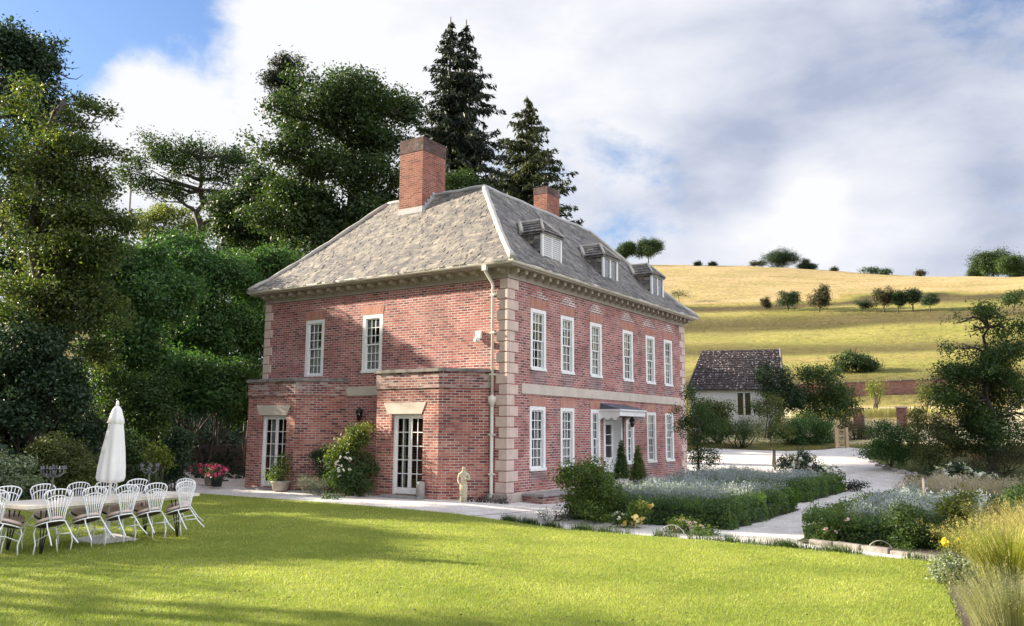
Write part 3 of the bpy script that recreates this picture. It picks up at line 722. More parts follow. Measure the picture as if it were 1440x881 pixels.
for i, (a, b) in enumerate(RW_Y):
    cs = [(0, 1, .78-.05*(i % 3), 1, 'blind')]
    cs.append((0, .25+.1*(i % 2), 0, 1, 'curtain')); cs.append((.76-.12*(i % 3), 1, 0, 1, 'curtain'))
    if i == 5: cs.append((0, 1, .25, 1, 'blind'))
    window('window', *R_, a, b, *UZ, seed=i, curtains=cs)
for i, (a, b) in enumerate(LW_Y):
    nar = i in (2, 3); cs = [(.0, .36, 0, 1, 'curtain'), (.58, 1, 0, 1, 'curtain')]
    if i == 1: cs = [(0, .35, 0, 1, 'curtain'), (.55, 1, 0, 1, 'curtain')]
    if i in (4, 5): cs = [(0, 1, .45, 1, 'blind'), (.5, 1, 0, .6, 'curtain')]
    window('window', *R_, a, b, *LZ_, nx=2 if nar else 3, fr=.14 if nar else .125, seed=i+9, curtains=cs)
window('window', *L_, *AW, 3.49, 5.38, seed=31, sill=False, curtains=[(0, .25, .2, 1, 'curtain'), (0, 1, .0, .54, 'curtain'), (.28, .42, .5, 1, 'curtain')])
window('window', *L_, *BW, 3.545, 5.38, seed=32, curtains=[(0, .3, 0, 1, 'curtain'), (0, 1, .78, .9, 'blind'), (.35, 1, 0, .53, 'curtain')])
m = MB(); g9 = random.Random(6)
for i, (a, b) in enumerate(RW_Y):                      # stepped triangles of new pale pointing over the upper windows
    c = (a+b)/2+g9.uniform(-.1, .1); rows = 5 if i != 0 else 3
    m = MB()
    for k in range(rows):
        w = .48*(1-k/rows)+.03; z = 5.72+k*.076
        if z+.076 < 6.09: m.quad((.004, c-w, z), (.004, c+w, z), (.004, c+w, z+.0755), (.004, c-w, z+.0755))
    m.build('repointing', M['repointed'], house)

for (a, b, z0, z1) in [(a, b, 3.112, 3.52) for a, b in RW_Y]+[(a, b, .28, .565) for a, b in LW_Y]:
    m = MB(); m.quad((.004, a, z0), (.004, b, z0), (.004, b, z1), (.004, a, z1)); m.build('apron_panel', M['apron'], house)
def sweep(mb, prof, x0, x1, y0, y1):
    k = len(prof)
    for (o1, z1), (o2, z2) in zip(prof, prof[1:]):
        A = [(x0-o1, y0-o1), (x1+o1, y0-o1), (x1+o1, y1+o1), (x0-o1, y1+o1)]; Bq = [(x0-o2, y0-o2), (x1+o2, y0-o2), (x1+o2, y1+o2), (x0-o2, y1+o2)]
        for i in range(4):
            j = (i+1) % 4; mb.quad((*A[i], z1), (*A[j], z1), (*Bq[j], z2), (*Bq[i], z2))
mb = MB(); sweep(mb, [(-.01, 6.10), (.05, 6.10), (.05, 6.13), (.03, 6.14), (.03, 6.37), (.07, 6.39), (.40, 6.39), (.40, 6.425), (.37, 6.43)], WX, 0, 0, LY)
cor = mb.build('cornice', M['cornice'], house)
mod0 = None
def modillion(p, nrm):
    global mod0
    if mod0 is None:
        b = MB(); b.hexa([(-.065, -.0), (.065, 0), (.065, .26), (-.065, .26)], -.13, .0); b.box(-.05, .05, .0, .2, -.16, -.13)
        me = b.build('modillion', M['cornice']); me.name = 'modillion'; mod0 = me; o = me
    else: o = mod0.copy(); COL.objects.link(o)
    o.parent = cor; o.location = Vector((p[0], p[1], 6.388))-W_(cor); o.rotation_euler = (0, 0, math.atan2(nrm[1], nrm[0])-math.pi/2)
for i in range(30): modillion((.032, .12+i*(LY-.24)/29), (1, 0))
for i in range(23): modillion((-.12-i*(-WX-.24)/22, -.032), (0, -1))
mb = MB(); sweep(mb, [(.372, 6.43), (.44, 6.435), (.475, 6.46), (.49, 6.50), (.485, 6.53), (.46, 6.53), (.45, 6.48), (.35, 6.46)], WX, 0, 0, LY)
mb.build('gutter', M['offwhite'], house)
mb = MB(); sweep(mb, [(.075, -.45), (.075, -.03), (.055, 0.0), (-.01, 0.012)], WX, 0, 0, LY); mb.build('plinth', M['plinth'], house)
# quoins
def quoin(cx, cy, sx, sy):
    mb = MB(); h = 6.09/20; p = .028
    for i in range(20):
        z0, z1 = .014+i*h, .014+(i+1)*h-.018; lx, ly = ((.26, .56) if i % 2 else (.38, .36))
        c = .012
        x0, x1 = (cx+sx*p, cx-sx*lx); y0, y1 = (cy+sy*p, cy-sy*ly)
        # L-shaped block, two slabs meeting at the corner
        xa, xb = sorted((x0, x1)); ya, yb = sorted((y0, cy-sy*.08)); mb.box(xa, xb, ya, yb, z0, z1)
        xa, xb = sorted((x0, cx-sx*.08)); ya, yb = sorted((cy-sy*.08, y1)); mb.box(xa, xb, ya, yb, z0, z1)
    o = mb.build('quoin', M['quoin'], house)
    bv = o.modifiers.new('bevel', 'BEVEL'); bv.width = .014; bv.segments = 1; bv.limit_method = 'ANGLE'
for c in ((0, 0, 1, -1), (WX, 0, -1, -1), (0, LY, 1, 1), (WX, LY, -1, 1)): quoin(*c)
mb = MB(); mb.box(.001, .035, .74, LY-.6, 2.812, 3.108); mb.build('string_course', M['stone'], house)
mb = MB(); mb.box(-6.35, -4.7, -.035, -.001, 2.812, 3.108); mb.build('string_course', M['stone'], house)
# roof of individual slates
PROF = np.array([(0, 6.54), (.5, 6.97), (.98, 7.43), (1.56, 8.02), (2.15, 8.65), (2.75, 9.31), (3.4, 10.0)])
def rz(d): return float(np.interp(d, PROF[:, 0], PROF[:, 1]))
OV = .45; EX0, EX1, EY0, EY1 = WX-OV, OV, -OV, LY+OV
def roof():
    mb = MB(); g = random.Random(4)
    sides = [((EX0, EY0), (1, 0), (0, 1), EX1-EX0), ((EX1, EY0), (0, 1), (-1, 0), EY1-EY0), ((EX1, EY1), (-1, 0), (0, -1), EX1-EX0), ((EX0, EY1), (0, -1), (1, 0), EY1-EY0)]
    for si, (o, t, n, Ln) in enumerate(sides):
        mu = .62 if si == 0 else .40                     # end slope coloured paler as if sunlit, the others darker as if shaded
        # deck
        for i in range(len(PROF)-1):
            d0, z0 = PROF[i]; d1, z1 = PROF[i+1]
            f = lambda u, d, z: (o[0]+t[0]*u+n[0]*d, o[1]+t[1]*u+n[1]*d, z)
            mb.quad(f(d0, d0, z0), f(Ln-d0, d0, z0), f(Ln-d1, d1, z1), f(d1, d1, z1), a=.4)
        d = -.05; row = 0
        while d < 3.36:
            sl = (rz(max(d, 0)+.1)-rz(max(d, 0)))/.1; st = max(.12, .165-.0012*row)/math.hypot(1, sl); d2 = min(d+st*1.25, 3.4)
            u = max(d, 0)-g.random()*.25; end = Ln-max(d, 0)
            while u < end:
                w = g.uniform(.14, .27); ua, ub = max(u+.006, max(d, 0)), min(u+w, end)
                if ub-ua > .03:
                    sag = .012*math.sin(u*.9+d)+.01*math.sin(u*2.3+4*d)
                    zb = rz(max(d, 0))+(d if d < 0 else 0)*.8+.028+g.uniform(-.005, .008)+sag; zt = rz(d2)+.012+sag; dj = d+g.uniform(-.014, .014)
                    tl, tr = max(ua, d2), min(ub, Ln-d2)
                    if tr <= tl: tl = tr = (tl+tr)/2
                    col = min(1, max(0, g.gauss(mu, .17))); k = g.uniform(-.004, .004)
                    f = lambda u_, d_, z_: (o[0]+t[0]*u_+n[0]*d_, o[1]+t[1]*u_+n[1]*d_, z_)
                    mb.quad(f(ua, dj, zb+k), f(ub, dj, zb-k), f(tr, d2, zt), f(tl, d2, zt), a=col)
                    mb.quad(f(ua, dj, zb-.022), f(ub, dj, zb-.022), f(ub, dj, zb-k), f(ua, dj, zb+k), a=col)
                u += w
            d += st; row += 1
    x0, x1, y0, y1 = EX0+3.4, EX1-3.4, EY0+3.4, EY1-3.4
    mb.quad((x0, y0, 9.99), (x1, y0, 9.99), (x1, y1, 9.99), (x0, y1, 9.99), a=.3)
    r = mb.build('roof', M['slate'], house)
    C = [(EX0, EY0, 1, 1), (EX1, EY0, -1, 1), (EX1, EY1, -1, -1), (EX0, EY1, 1, -1)]
    for (cx, cy, sx, sy) in C:
        hp = MB(); pts = [(cx+sx*d, cy+sy*d, rz(d)+.02+.008*math.sin(d*9)) for d in np.linspace(0, 3.4, 15)]
        hp.tube(pts, [.09+.012*math.sin(i*2.1) for i in range(15)], 8)
        hp.build('hip_capping', M['hip'], r)
    rp = MB()
    R4 = [(x0, y0), (x1, y0), (x1, y1), (x0, y1)]
    for i in range(4):
        a, b = R4[i], R4[(i+1) % 4]; k = 24
        rp.tube([(a[0]+(b[0]-a[0])*t, a[1]+(b[1]-a[1])*t, 10.0+.015*math.sin(t*23+i)) for t in np.linspace(0, 1, k)], .085, 7)
    rp.build('ridge_capping', M['lead'], r)
    return r
rf = roof()
# chimneys
def chimney(x0, x1, y0, y1, z0, z1, cap, pots, flash=True):
    mb = MB(); mb.box(x0, x1, y0, y1, z0, z1-cap)
    ch = mb.build('chimney', M['chimney_brick'], house)
    c = MB(); c.box(x0-.012, x1+.012, y0-.012, y1+.012, z1-cap, z1-.1); c.box(x0-.01, x1+.01, y0-.01, y1+.01, z1-.1, z1); c.build('chimney_cap', M['soot_brick'], ch)
    for (px, py, r, h) in pots:
        p = MB(); p.lathe((px, py, z1), [(r, 0), (r, h*.8), (r*1.25, h*.82), (r*1.25, h), (r*.8, h)], 12); p.build('chimney_pot', M['iron'] if h < .3 else M['chimney_brick'], ch)
    if flash:
        l = MB(); e = .015
        l.quad((x0-.02, y0-e, rz(y0-EY0)-.05), (x1+.02, y0-e, rz(y0-EY0)-.05), (x1+.02, y0-e, rz(y0-EY0)+.22), (x0-.02, y0-e, rz(y0-EY0)+.22))
        n = 6; ys = np.linspace(y0-e, EY0+3.4, n)
        for a, b in zip(ys, ys[1:]):
            l.quad((x1+e, a, rz(a-EY0)-.05), (x1+e, b, rz(b-EY0)-.05), (x1+e, b, rz(a-EY0)+.26), (x1+e, a, rz(a-EY0)+.26))
            l.quad((x1+e, a, rz(a-EY0)+.05), (x1+e+.12, a, rz(a-EY0)+.05), (x1+e+.12, b, rz(b-EY0)+.05), (x1+e, b, rz(b-EY0)+.05))
        l.build('flashing', M['lead'], ch)
    return ch
chimney(-6.13, -5.08, 2.25, 3.55, 8.6, 12.0, .5, [(-5.3, 2.7, .11, .2)])
chimney(-4.5, -3.86, 8.75, 9.75, 9.9, 11.65, .3, [(-4.2, 9.2, .12, .28)], False)
# dormers
def dormer(y0, y1, shutter):
    X = -.28; zb, ze = 7.02, 7.98; ym = (y0+y1)/2
    ck = MB()
    for (y, s) in ((y0, -1), (y1, 1)):
        pts = [(X-.05, y, rz(OV-(X-.05))-.05), (X-.05, y, ze), (-1.12, y, ze)]
        ck.quad(*(pts if s > 0 else reversed(pts)))
        for zz in np.arange(7.1, 7.95, .13):                     # hung slates
            xs = X-.06
            while xs > -1.3:
                w = random.Random(int(xs*1000+zz*77+y*13)).uniform(.15, .28)
                if rz(OV-xs) < zz+.16:
                    q = [(xs, y+s*.022, zz), (xs-w+.008, y+s*.022, zz), (xs-w+.008, y+s*.006, min(zz+.14, ze)), (xs, y+s*.006, min(zz+.14, ze))]
                    ck.quad(*(reversed(q) if s < 0 else q), a=random.Random(int(xs*99+zz*177)).random())
                xs -= w
    ck.quad((X-.05, y0, zb), (X-.05, y1, zb), (X-.05, y1, ze), (X-.05, y0, ze), a=0)
    dm = ck.build('dormer', M['slate'], rf)
    w = MB(); f = .065; X0 = X
    w.box(X-.045, X+.03, y0-.02, y0+f, zb, ze); w.box(X-.045, X+.03, y1-f, y1+.02, zb, ze); w.box(X-.045, X+.03, y0+f, y1-f, ze-.08, ze); w.box(X-.045, X+.05, y0+f, y1-f, zb, zb+.07)
    w.box(X-.045, X+.02, ym-.024, ym+.024, zb+.07, ze-.08)
    if shutter:
        for (a, b) in ((y0+f, ym-.024), (ym+.024, y1-f)):
            k = 12
            for i in range(k):
                z = zb+.08+i*(ze-zb-.17)/k; w.quad((X+.012, a, z), (X+.012, b, z), (X-.03, b, z+.075), (X-.03, a, z+.075))
    else:
        g = MB()
        for (a, b) in ((y0+f, ym-.024), (ym+.024, y1-f)):
            w.box(X-.03, X+.01, a, a+.028, zb+.07, ze-.08); w.box(X-.03, X+.01, b-.028, b, zb+.07, ze-.08)
            g.quad((X-.012, a+.02, zb+.06), (X-.012, b-.02, zb+.06), (X-.012, b-.02, ze-.07), (X-.012, a+.02, ze-.07))
    wn = w.build('dormer_window', M['white'], dm)
    if not shutter: g.build('dormer_pane', M['glass'], dm)
    # hipped slate cap with lead hips
    r = MB(); o = .07; zt = 8.5; ya, yb = y0-o, y1+o; xf = X+.09; xr = xf-.5; gg = random.Random(int(y0*10))
    def rowfill(A, B, C, D, rows):
        A, B, C, D = map(np.array, (A, B, C, D))
        nn = np.cross(B-A, D-A); nn = nn/np.linalg.norm(nn)
        for i in range(rows):
            t0, t1 = i/rows, min(1, (i+1.2)/rows); k = max(1, int(np.linalg.norm(B-A)/.24*(1-t0*.5)))
            for j in range(k):
                def Q(s, t): return (A+(B-A)*s)*(1-t)+(D+(C-D)*s)*t
                jo = gg.uniform(.005, .02); r.quad(Q(j/k, t0)+nn*(.03+jo), Q((j+1)/k-.01, t0)+nn*(.03+jo), Q((j+1)/k-.01, t1)+nn*.012, Q(j/k, t1)+nn*.012, a=min(1, max(0, gg.gauss(.5, .25))))
        r.quad(A, B, C, D, a=.3)
    rowfill((-1.95, ya, ze), (xf, ya, ze), (xr, ym, zt), (-1.95, ym, zt), 4)
    rowfill((xf, ya, ze), (xf, yb, ze), (xr, ym, zt), (xr, ym+.001, zt), 4)
    rowfill((xf, yb, ze), (-1.95, yb, ze), (-1.95, ym, zt), (xr, ym, zt), 4)
    r.box(-1.4, xf-.01, ya+.01, yb-.01, ze-.05, ze-.002)
    dr = r.build('dormer_roof', M['slate'], dm)
    l = MB(); l.tube([(xf, ya, ze+.03), (xr, ym, zt+.04)], .05, 6); l.tube([(xf, yb, ze+.03), (xr, ym, zt+.04)], .05, 6); l.tube([(xr, ym, zt+.04), (-1.95, ym, zt+.04)], .05, 6)
    l.tube([(-1.0, ya-.01, ze+.03), (-1.5, ym, zt+.05)], .075, 6)
    l.build('dormer_flashing', M['hip'], dm)
dormer(2.38, 3.58, True); dormer(6.62, 7.76, False); dormer(10.88, 12.04, False)
# single-storey canted bays
def bay(k, ztop, door_u, dz0, dz1, lint):
    P = bay_pts(k); mb = MB(); root = None; holes = []
    for i in range(3):
        a, b = np.array(P[i]), np.array(P[i+1]); L = np.linalg.norm(b-a); t = (b-a)/L; n = np.array([t[1], -t[0]])
        hl = [(door_u[0]-P[1][0], door_u[1]-P[1][0], dz0, dz1)] if i == 1 else []
        wall_grid(mb, a, t, n, 0, L, -.4, ztop-.56, hl, .24)
    root = mb.build('bay', M['bay_brick'], house)
    def ring(off):
        Q = []
        d = off
        for i, p in enumerate(P):
            sgn = [-1, -1, 1, 1][i]
            Q.append((p[0]+(sgn*d*1.0 if i in (0, 3) else sgn*d*.42), p[1]-(0 if i in (0, 3) else d)))
        return Q
    def pr(mb, off, z0, z1):
        Q = ring(off); Q = [(Q[0][0], -.002)]+Q[1:3]+[(Q[3][0], -.002)]
        mb.hexa(Q, z0, z1)
    m = MB(); pr(m, .035, ztop-.555, ztop-.10); m.build('parapet', M['parapet_brick'], root)
    m = MB(); pr(m, .10, ztop-.098, ztop-.02); pr(m, .06, ztop-.019, ztop); m.build('coping', M['coping'], root)
    y = -1.05; m = MB(); c = (lint[0]+lint[1])/2; wt, wb = (lint[1]-lint[0])/2, (lint[1]-lint[0])/2-.15; z0, z1 = dz1+.004, dz1+.33
    A = [(c-wb, z0), (c+wb, z0), (c+wt, z1), (c-wt, z1)]; b = len(m.v)
    for yy in (y-.015, y-.001):
        for (x, z) in A: m.v.append((x, yy, z))
    m.a += [.5]*8
    m.f += [(0, 1, 2, 3), (0, 4, 5, 1), (1, 5, 6, 2), (2, 6, 7, 3), (3, 7, 4, 0)]; m.sm += [False]*5
    m.build('lintel', M['stone'], root)
    m = MB(); m.box(door_u[0]-.15, door_u[1]+.15, y-.35, y-.001, -.32, dz0-.004); m.build('doorstep', M['grey_stone'], root)
    # french doors
    o, t, n = (0, y-.0), (1, 0), (0, -1); u0, u1 = door_u; dp = -.17; fr = .06; um = (u0+u1)/2
    f = MB(); f.obox(o, t, n, u0, u0+fr, dp-.06, dp+.05, dz0, dz1); f.obox(o, t, n, u1-fr, u1, dp-.06, dp+.05, dz0, dz1); f.obox(o, t, n, u0+fr, u1-fr, dp-.06, dp+.05, dz1-fr, dz1)
    fd = f.build('door_frame', M['white'], root)
    for (a, b, hs) in ((u0+fr+.003, um-.003, 1), (um+.003, u1-fr-.003, -1)):
        d = MB(); st = .06
        d.obox(o, t, n, a, a+st, dp-.03, dp+.01, dz0+.02, dz1-fr); d.obox(o, t, n, b-st, b, dp-.03, dp+.01, dz0+.02, dz1-fr)
        d.obox(o, t, n, a+st, b-st, dp-.03, dp+.01, dz0+.02, dz0+.2); d.obox(o, t, n, a+st, b-st, dp-.03, dp+.01, dz1-fr-.07, dz1-fr)
        z_a, z_b = dz0+.2, dz1-fr-.07; mm = (a+b)/2
        d.obox(o, t, n, mm-.012, mm+.012, dp-.02, dp+.004, z_a, z_b)
        for j in range(1, 5):
            z = z_a+(z_b-z_a)*j/5
            d.obox(o, t, n, a+st, mm-.012, dp-.019, dp+.003, z-.012, z+.012); d.obox(o, t, n, mm+.012, b-st, dp-.019, dp+.003, z-.012, z+.012)
        dd = d.build('french_door', M['white'], root)
        gq = MB(); gq.quad((a+.03, y-dp+.008, dz0+.15), (b-.03, y-dp+.008, dz0+.15), (b-.03, y-dp+.008, dz1-fr-.03), (a+.03, y-dp+.008, dz1-fr-.03)); gq.build('pane', M['glass'], dd)
        if hs > 0:
            h = MB(); h.tube([(b-.03, y-dp-.02, .93), (b-.03, y-dp-.06, .93), (b-.12, y-dp-.06, .93)], .011, 6); h.build('handle', M['iron'], dd)
    cm = MB()
    for (ua, ub) in ((u0+.05, u0+.2), (u1-.24, u1-.05)):
        k = 8; U = np.linspace(ua, ub, k)
        for i in range(k-1): cm.quad((U[i], y+.42+.02*(i % 2), dz0), (U[i+1], y+.42+.02*((i+1) % 2), dz0), (U[i+1], y+.42+.02*((i+1) % 2), dz1), (U[i], y+.42+.02*(i % 2), dz1))
    cm.build('curtain', M['curtain'], root)
    return root
bay('R', 3.49, (-3.34, -2.16), -.1, 2.2, (-3.64, -2.06))
bay('L', 3.37, (-8.98, -7.76), -.12, 2.19, (-9.2, -7.6))
# downpipe with hopper at the near corner
mb = MB(); mb.tube([(-.5, -.44, 6.45), (-.5, -.44, 6.33), (-.5, -.40, 6.26), (-.46, -.12, 5.98), (-.45, -.085, 5.9), (-.45, -.085, 2.75)], .042, 8)
mb.tube([(-.45, -.085, 2.75), (-.45, -.085, .0), (-.45, -.16, -.16)], .052, 8); mb.lathe((-.45, -.085, 2.4), [(.05, 0), (.12, .2), (.12, .3), (.05, .31)], 8)
mb.box(-.57, -.43, -.5, -.38, 6.28, 6.44)
for z in (5.6, 4.5, 3.3, 1.6, .5): mb.box(-.53, -.37, -.13, -.001, z, z+.05)
mb.build('downpipe', M['offwhite'], house)
# front door in its deep white reveal, flat hood on brackets
m = MB(); y0, y1, z0, z1 = DOOR; dp = -.28
m.quad((0.002, y0+.004, z0), (0.002, y0+.004, z1), (dp, y0+.004, z1), (dp, y0+.004, z0)); m.quad((.002, y1-.004, z0), (dp, y1-.004, z0), (dp, y1-.004, z1), (.002, y1-.004, z1)); m.quad((.002, y0, z1-.004), (.002, y1, z1-.004), (dp, y1, z1-.004), (dp, y0, z1-.004))
m.box(.001, .03, y0-.1, y0+.0, z0, z1+.1); m.box(.001, .03, y1-.0, y1+.1, z0, z1+.1); m.box(.001, .03, y0, y1, z1, z1+.1)
m.build('door_frame', M['white'], house)
d = MB(); d.box(dp-.05, dp, y0, y1, z0, z0+.95); d.box(dp-.05, dp, y0, y0+.13, z0+.95, z1-.01); d.box(dp-.05, dp, y1-.13, y1, z0+.95, z1-.01); d.box(dp-.05, dp, y0+.13, y1-.13, z1-.16, z1-.01)
d.box(dp-.045, dp-.005, (y0+y1)/2-.03, (y0+y1)/2+.03, z0+.95, z1-.16)
for z in (1.25, 1.62): d.box(dp-.044, dp-.006, y0+.13, (y0+y1)/2-.03, z-.015, z+.015); d.box(dp-.044, dp-.006, (y0+y1)/2+.03, y1-.13, z-.015, z+.015)
for (a, b) in ((y0+.13, (y0+y1)/2-.04), ((y0+y1)/2+.04, y1-.13)): d.box(dp, dp+.012, a, b, z0+.2, z0+.8)
fd = d.build('front_door', M['white'], house)
g = MB(); g.quad((dp-.025, y0+.12, z0+.94), (dp-.025, y1-.12, z0+.94), (dp-.025, y1-.12, z1-.15), (dp-.025, y0+.12, z1-.15)); g.build('pane', M['glass'], fd)
h = MB(); h.lathe((dp+.05, y0+.09, 1.0), [(.02, -.02), (.032, 0), (.02, .02)], 8); h.build('handle', M['iron'], fd)
m = MB(); ya, yb, xo = 5.72, 7.78, .74
m.hexa([(.001, ya), (xo, ya), (xo, yb), (.001, yb)], 2.36, 2.42); m.hexa([(.001, ya-.05), (xo+.05, ya-.05), (xo+.05, yb+.05), (.001, yb+.05)], 2.422, 2.47)
m.box(xo-.03, xo, ya, yb, 2.25, 2.359)
hood = m.build('porch_hood', M['white'], house)
for yy in (ya, yb-.035):                                   # scalloped end boards
    b = MB(); k = 28; X = np.linspace(.002, xo-.031, k)
    zl = [2.10+.09*abs(math.sin(x/(xo-.03)*math.pi*2.5)) if x < xo*.85 else 2.2 for x in X]
    for i in range(k-1):
        b.hexa([(X[i], yy), (X[i+1], yy), (X[i+1], yy+.035), (X[i], yy+.035)], max(zl[i], zl[i+1]) if False else (zl[i]+zl[i+1])/2, 2.358)
    b.build('hood_bracket', M['white'], hood)
m = MB(); m.quad((.004, ya+.03, 2.68), (xo, ya, 2.475), (xo, yb, 2.475), (.004, yb-.03, 2.68)); m.quad((.004, ya+.03, 2.68), (.004, ya, 2.475), (xo, ya, 2.475)); m.quad((.004, yb-.03, 2.68), (xo, yb, 2.475), (.004, yb, 2.475))
m.build('hood_lead', M['darklead'], hood)
# lanterns and the small white alarm box
def lantern(o, x, y, z, s, mat):
    m = MB(); m.tube([(x, y, z), o], .012, 6); m.lathe((x, y, z-.34*s), [(.03, 0), (.06, .02), (.10*s, .24*s), (.12*s, .25*s), (.05*s, .33*s), (.015, .38*s)], 6)
    ln = m.build('lantern', M['iron'], house)
    g = MB(); g.lathe((x, y, z-.32*s), [(.062, .02), (.102*s, .22*s)], 6); g.build('lantern_glass', M[mat], ln)
lantern((.02, 7.42, 2.2), .42, 7.38, 2.22, 1.0, 'glass')
m = MB(); m.tube([(.03, 7.45, 2.2), (.03, 7.45, -.1)], .02, 6); m.build('iron_pipe', M['iron'], house)
lantern((-5.4, -.01, 2.35), -5.4, -.22, 2.4, 1.15, 'glass')
m = MB(); m.hexa([(-1.06, -.09), (-.88, -.09), (-.88, -.002), (-1.06, -.002)], 4.38, 4.6); m.lathe((-.97, -.12, 4.26), [(.04, 0), (.09, .05), (.09, .12), (.03, .16)], 10); m.build('alarm_box', M['white'], house)

# ------------------------------------------------------------------ outbuilding, walls, gate beyond the drive
def outbuilding():
    a = ground_at(1100, 600); D = 55.0
    e0, e1 = at(968, 548, D), at(1099, 543, D-1.5); r0, r1 = at(984, 493, D+2.4), at(1093, 491, D+.9)
    t = (e1-e0)[:2]; Ln = np.linalg.norm(t); t = t/Ln; n = np.array([-t[1], t[0]])
    if n.dot(fwd[:2]) < 0: n = -n
    o = e0[:2]; ze, zr = float((e0[2]+e1[2])/2), float((r0[2]+r1[2])/2)
    g0 = min(gz(*o), gz(*(o+t*Ln)))-.6; Wd = 5.2
    root = thing('outbuilding', 'low white rendered outbuilding with a steep dark speckled slate roof beyond the drive', 'outbuilding', (o[0], o[1], g0))
    P = lambda u, d, z: (o[0]+t[0]*u+n[0]*d, o[1]+t[1]*u+n[1]*d, z)
    m = MB(); wall_grid(m, o, t, -n, .1, Ln-.1, g0, ze, [(3.0, 4.0, ze-1.75, ze-.35)], .15)
    m.quad(P(.1, 0, g0), P(.1, Wd, g0), P(.1, Wd, ze), P(.1, 0, ze)); m.quad(P(Ln-.1, 0, g0), P(Ln-.1, Wd, g0), P(Ln-.1, Wd, ze), P(Ln-.1, Wd/2, zr-.05), P(Ln-.1, 0, ze))
    m.quad(P(.1, Wd, g0), P(Ln-.1, Wd, g0), P(Ln-.1, Wd, ze), P(.1, Wd, ze)); m.build('wall', M['render'], root)
    w = MB(); u0, u1, z0, z1 = 3.0, 4.0, ze-1.75, ze-.35
    for (a, b) in ((u0, u0+.1), (u1-.1, u1), (u0+.45, u0+.56)): w.obox(o, t, -n, a, b, -.12, .02, z0, z1)
    w.obox(o, t, -n, u0-.05, u1+.05, -.1, .03, z1, z1+.08); wn = w.build('window', M['white'], root)
    g = MB(); g.quad(P(u0, .06, z0), P(u1, .06, z0), P(u1, .06, z1), P(u0, .06, z1)); g.build('pane', M['glass'], wn)
    r = MB(); gg = random.Random(8); rows = 17; inl, inr = .95, .35
    for s in (0, 1):
        f = lambda u, v: np.array(P(u, (-.25+v*(Wd/2+.25)) if s == 0 else (Wd+.25-v*(Wd/2+.25)), ze-.15+(zr-ze+.15)*v))
        r.quad(f(-.1, 0), f(Ln+.1, 0), f(Ln+.1-inr*0, 1), f(inl, 1), a=.2)
        for i in range(rows):
            v0, v1 = i/rows, min(1, (i+1.25)/rows); u = -.1+inl*v0-gg.random()*.3
            while u < Ln+.1:
                w_ = gg.uniform(.18, .32); lo, hi = max(u, -.1+inl*v0), min(u+w_-.01, Ln+.1)
                if hi > lo:
                    nn = np.array([0, 0, .05+gg.uniform(0, .03)]); c = gg.random()
                    r.quad(f(lo, v0)+nn, f(hi, v0)+nn, f(hi, v1)+nn*.3, f(lo, v1)+nn*.3, a=c)
                    r.quad(f(lo, v0)-nn*.2, f(hi, v0)-nn*.2, f(hi, v0)+nn, f(lo, v0)+nn, a=c)
                u += w_
    r.quad(P(-.1, -.25, ze-.15), P(inl, Wd/2, zr), P(-.1, Wd+.25, ze-.15), a=.4)
    r.build('roof', M['oldslate'], root)
    b = MB()
    for s in (0, 1):
        q0 = P(Ln+.12, -.27 if s == 0 else Wd+.27, ze-.1); q1 = P(Ln+.12, Wd/2, zr+.05)
        b.tube([q0, q1], .08, 5)
    b.build('bargeboard', M['wood'], root)
outbuilding()
def garden_wall():
    a, b = ground_at(1120, 565), ground_at(1300, 562); mid = at(1210, 565, 72)
    p0 = at(1090, 566, 74)[:2]; p1 = at(1330, 562, 71)[:2]
    root = thing('brick_wall', 'long low red brick garden wall along the foot of the hill field', 'wall', (*p0, gz(*p0)))
    t = p1-p0; L = np.linalg.norm(t); t /= L; n = np.array([t[1], -t[0]])
    m = MB(); c = MB(); k = 12
    for i in range(k):
        q = p0+t*(L*i/k); z = gz(*(p0+t*L*(i+.5)/k)); m.obox(q, t, n, 0, L/k, -.15, .15, z-.5, z+1.05); c.obox(q, t, n, 0, L/k, -.2, .2, z+1.052, z+1.12)
    w = m.build('wall', M['garden_brick'], root); c.build('coping', M['coping'], root)
garden_wall()
def pillar(px, py, D, h, label):
    p = at(px, py, D); z = gz(p[0], p[1]); r = thing('brick_pillar', label, 'pillar', (p[0], p[1], z), 'brick pillars by the paddock')
    m = MB(); m.box(p[0]-.28, p[0]+.28, p[1]-.28, p[1]+.28, z-.3, p[2]); m.build('shaft', M['garden_brick'], r)
    m = MB(); m.box(p[0]-.34, p[0]+.34, p[1]-.34, p[1]+.34, p[2]+.002, p[2]+.1); m.build('cap', M['quoin'], r)
pillar(1207, 576, 54, 1.3, 'brick pillar standing half hidden beside the dark bushes left of the paddock')
pillar(1268, 574, 52, 1.3, 'brick pillar standing alone in pale grass above the drive')
def wire_fence(pxs, D, h, label, name='wire_fence', top=None):
    pts = []
    for (px, py) in pxs:
        p = at(px, py, D); z = gz(p[0], p[1]); pts.append((p[0], p[1], z, p[2]))
    r = thing(name, label, 'fence', pts[0][:3])
    for (x, y, z, zt) in pts:
        m = MB(); m.tube([(x, y, z-.2), (x+.01, y, zt)], .06, 7); m.build('post', M['wood'], r)
    m = MB()
    for q in range(4):
        for a, b in zip(pts, pts[1:]):
            f = .25+.22*q; m.tube([(a[0], a[1], a[2]+(a[3]-a[2])*f), (b[0], b[1], b[2]+(b[3]-b[2])*f)], .006, 4)
    m.build('wire', M['pewter'], r)
wire_fence([(1214, 584), (1243, 590), (1262, 590), (1290, 590), (1318, 592)], 50, 1.1, 'thin post and wire fence in front of the pale paddock grass')
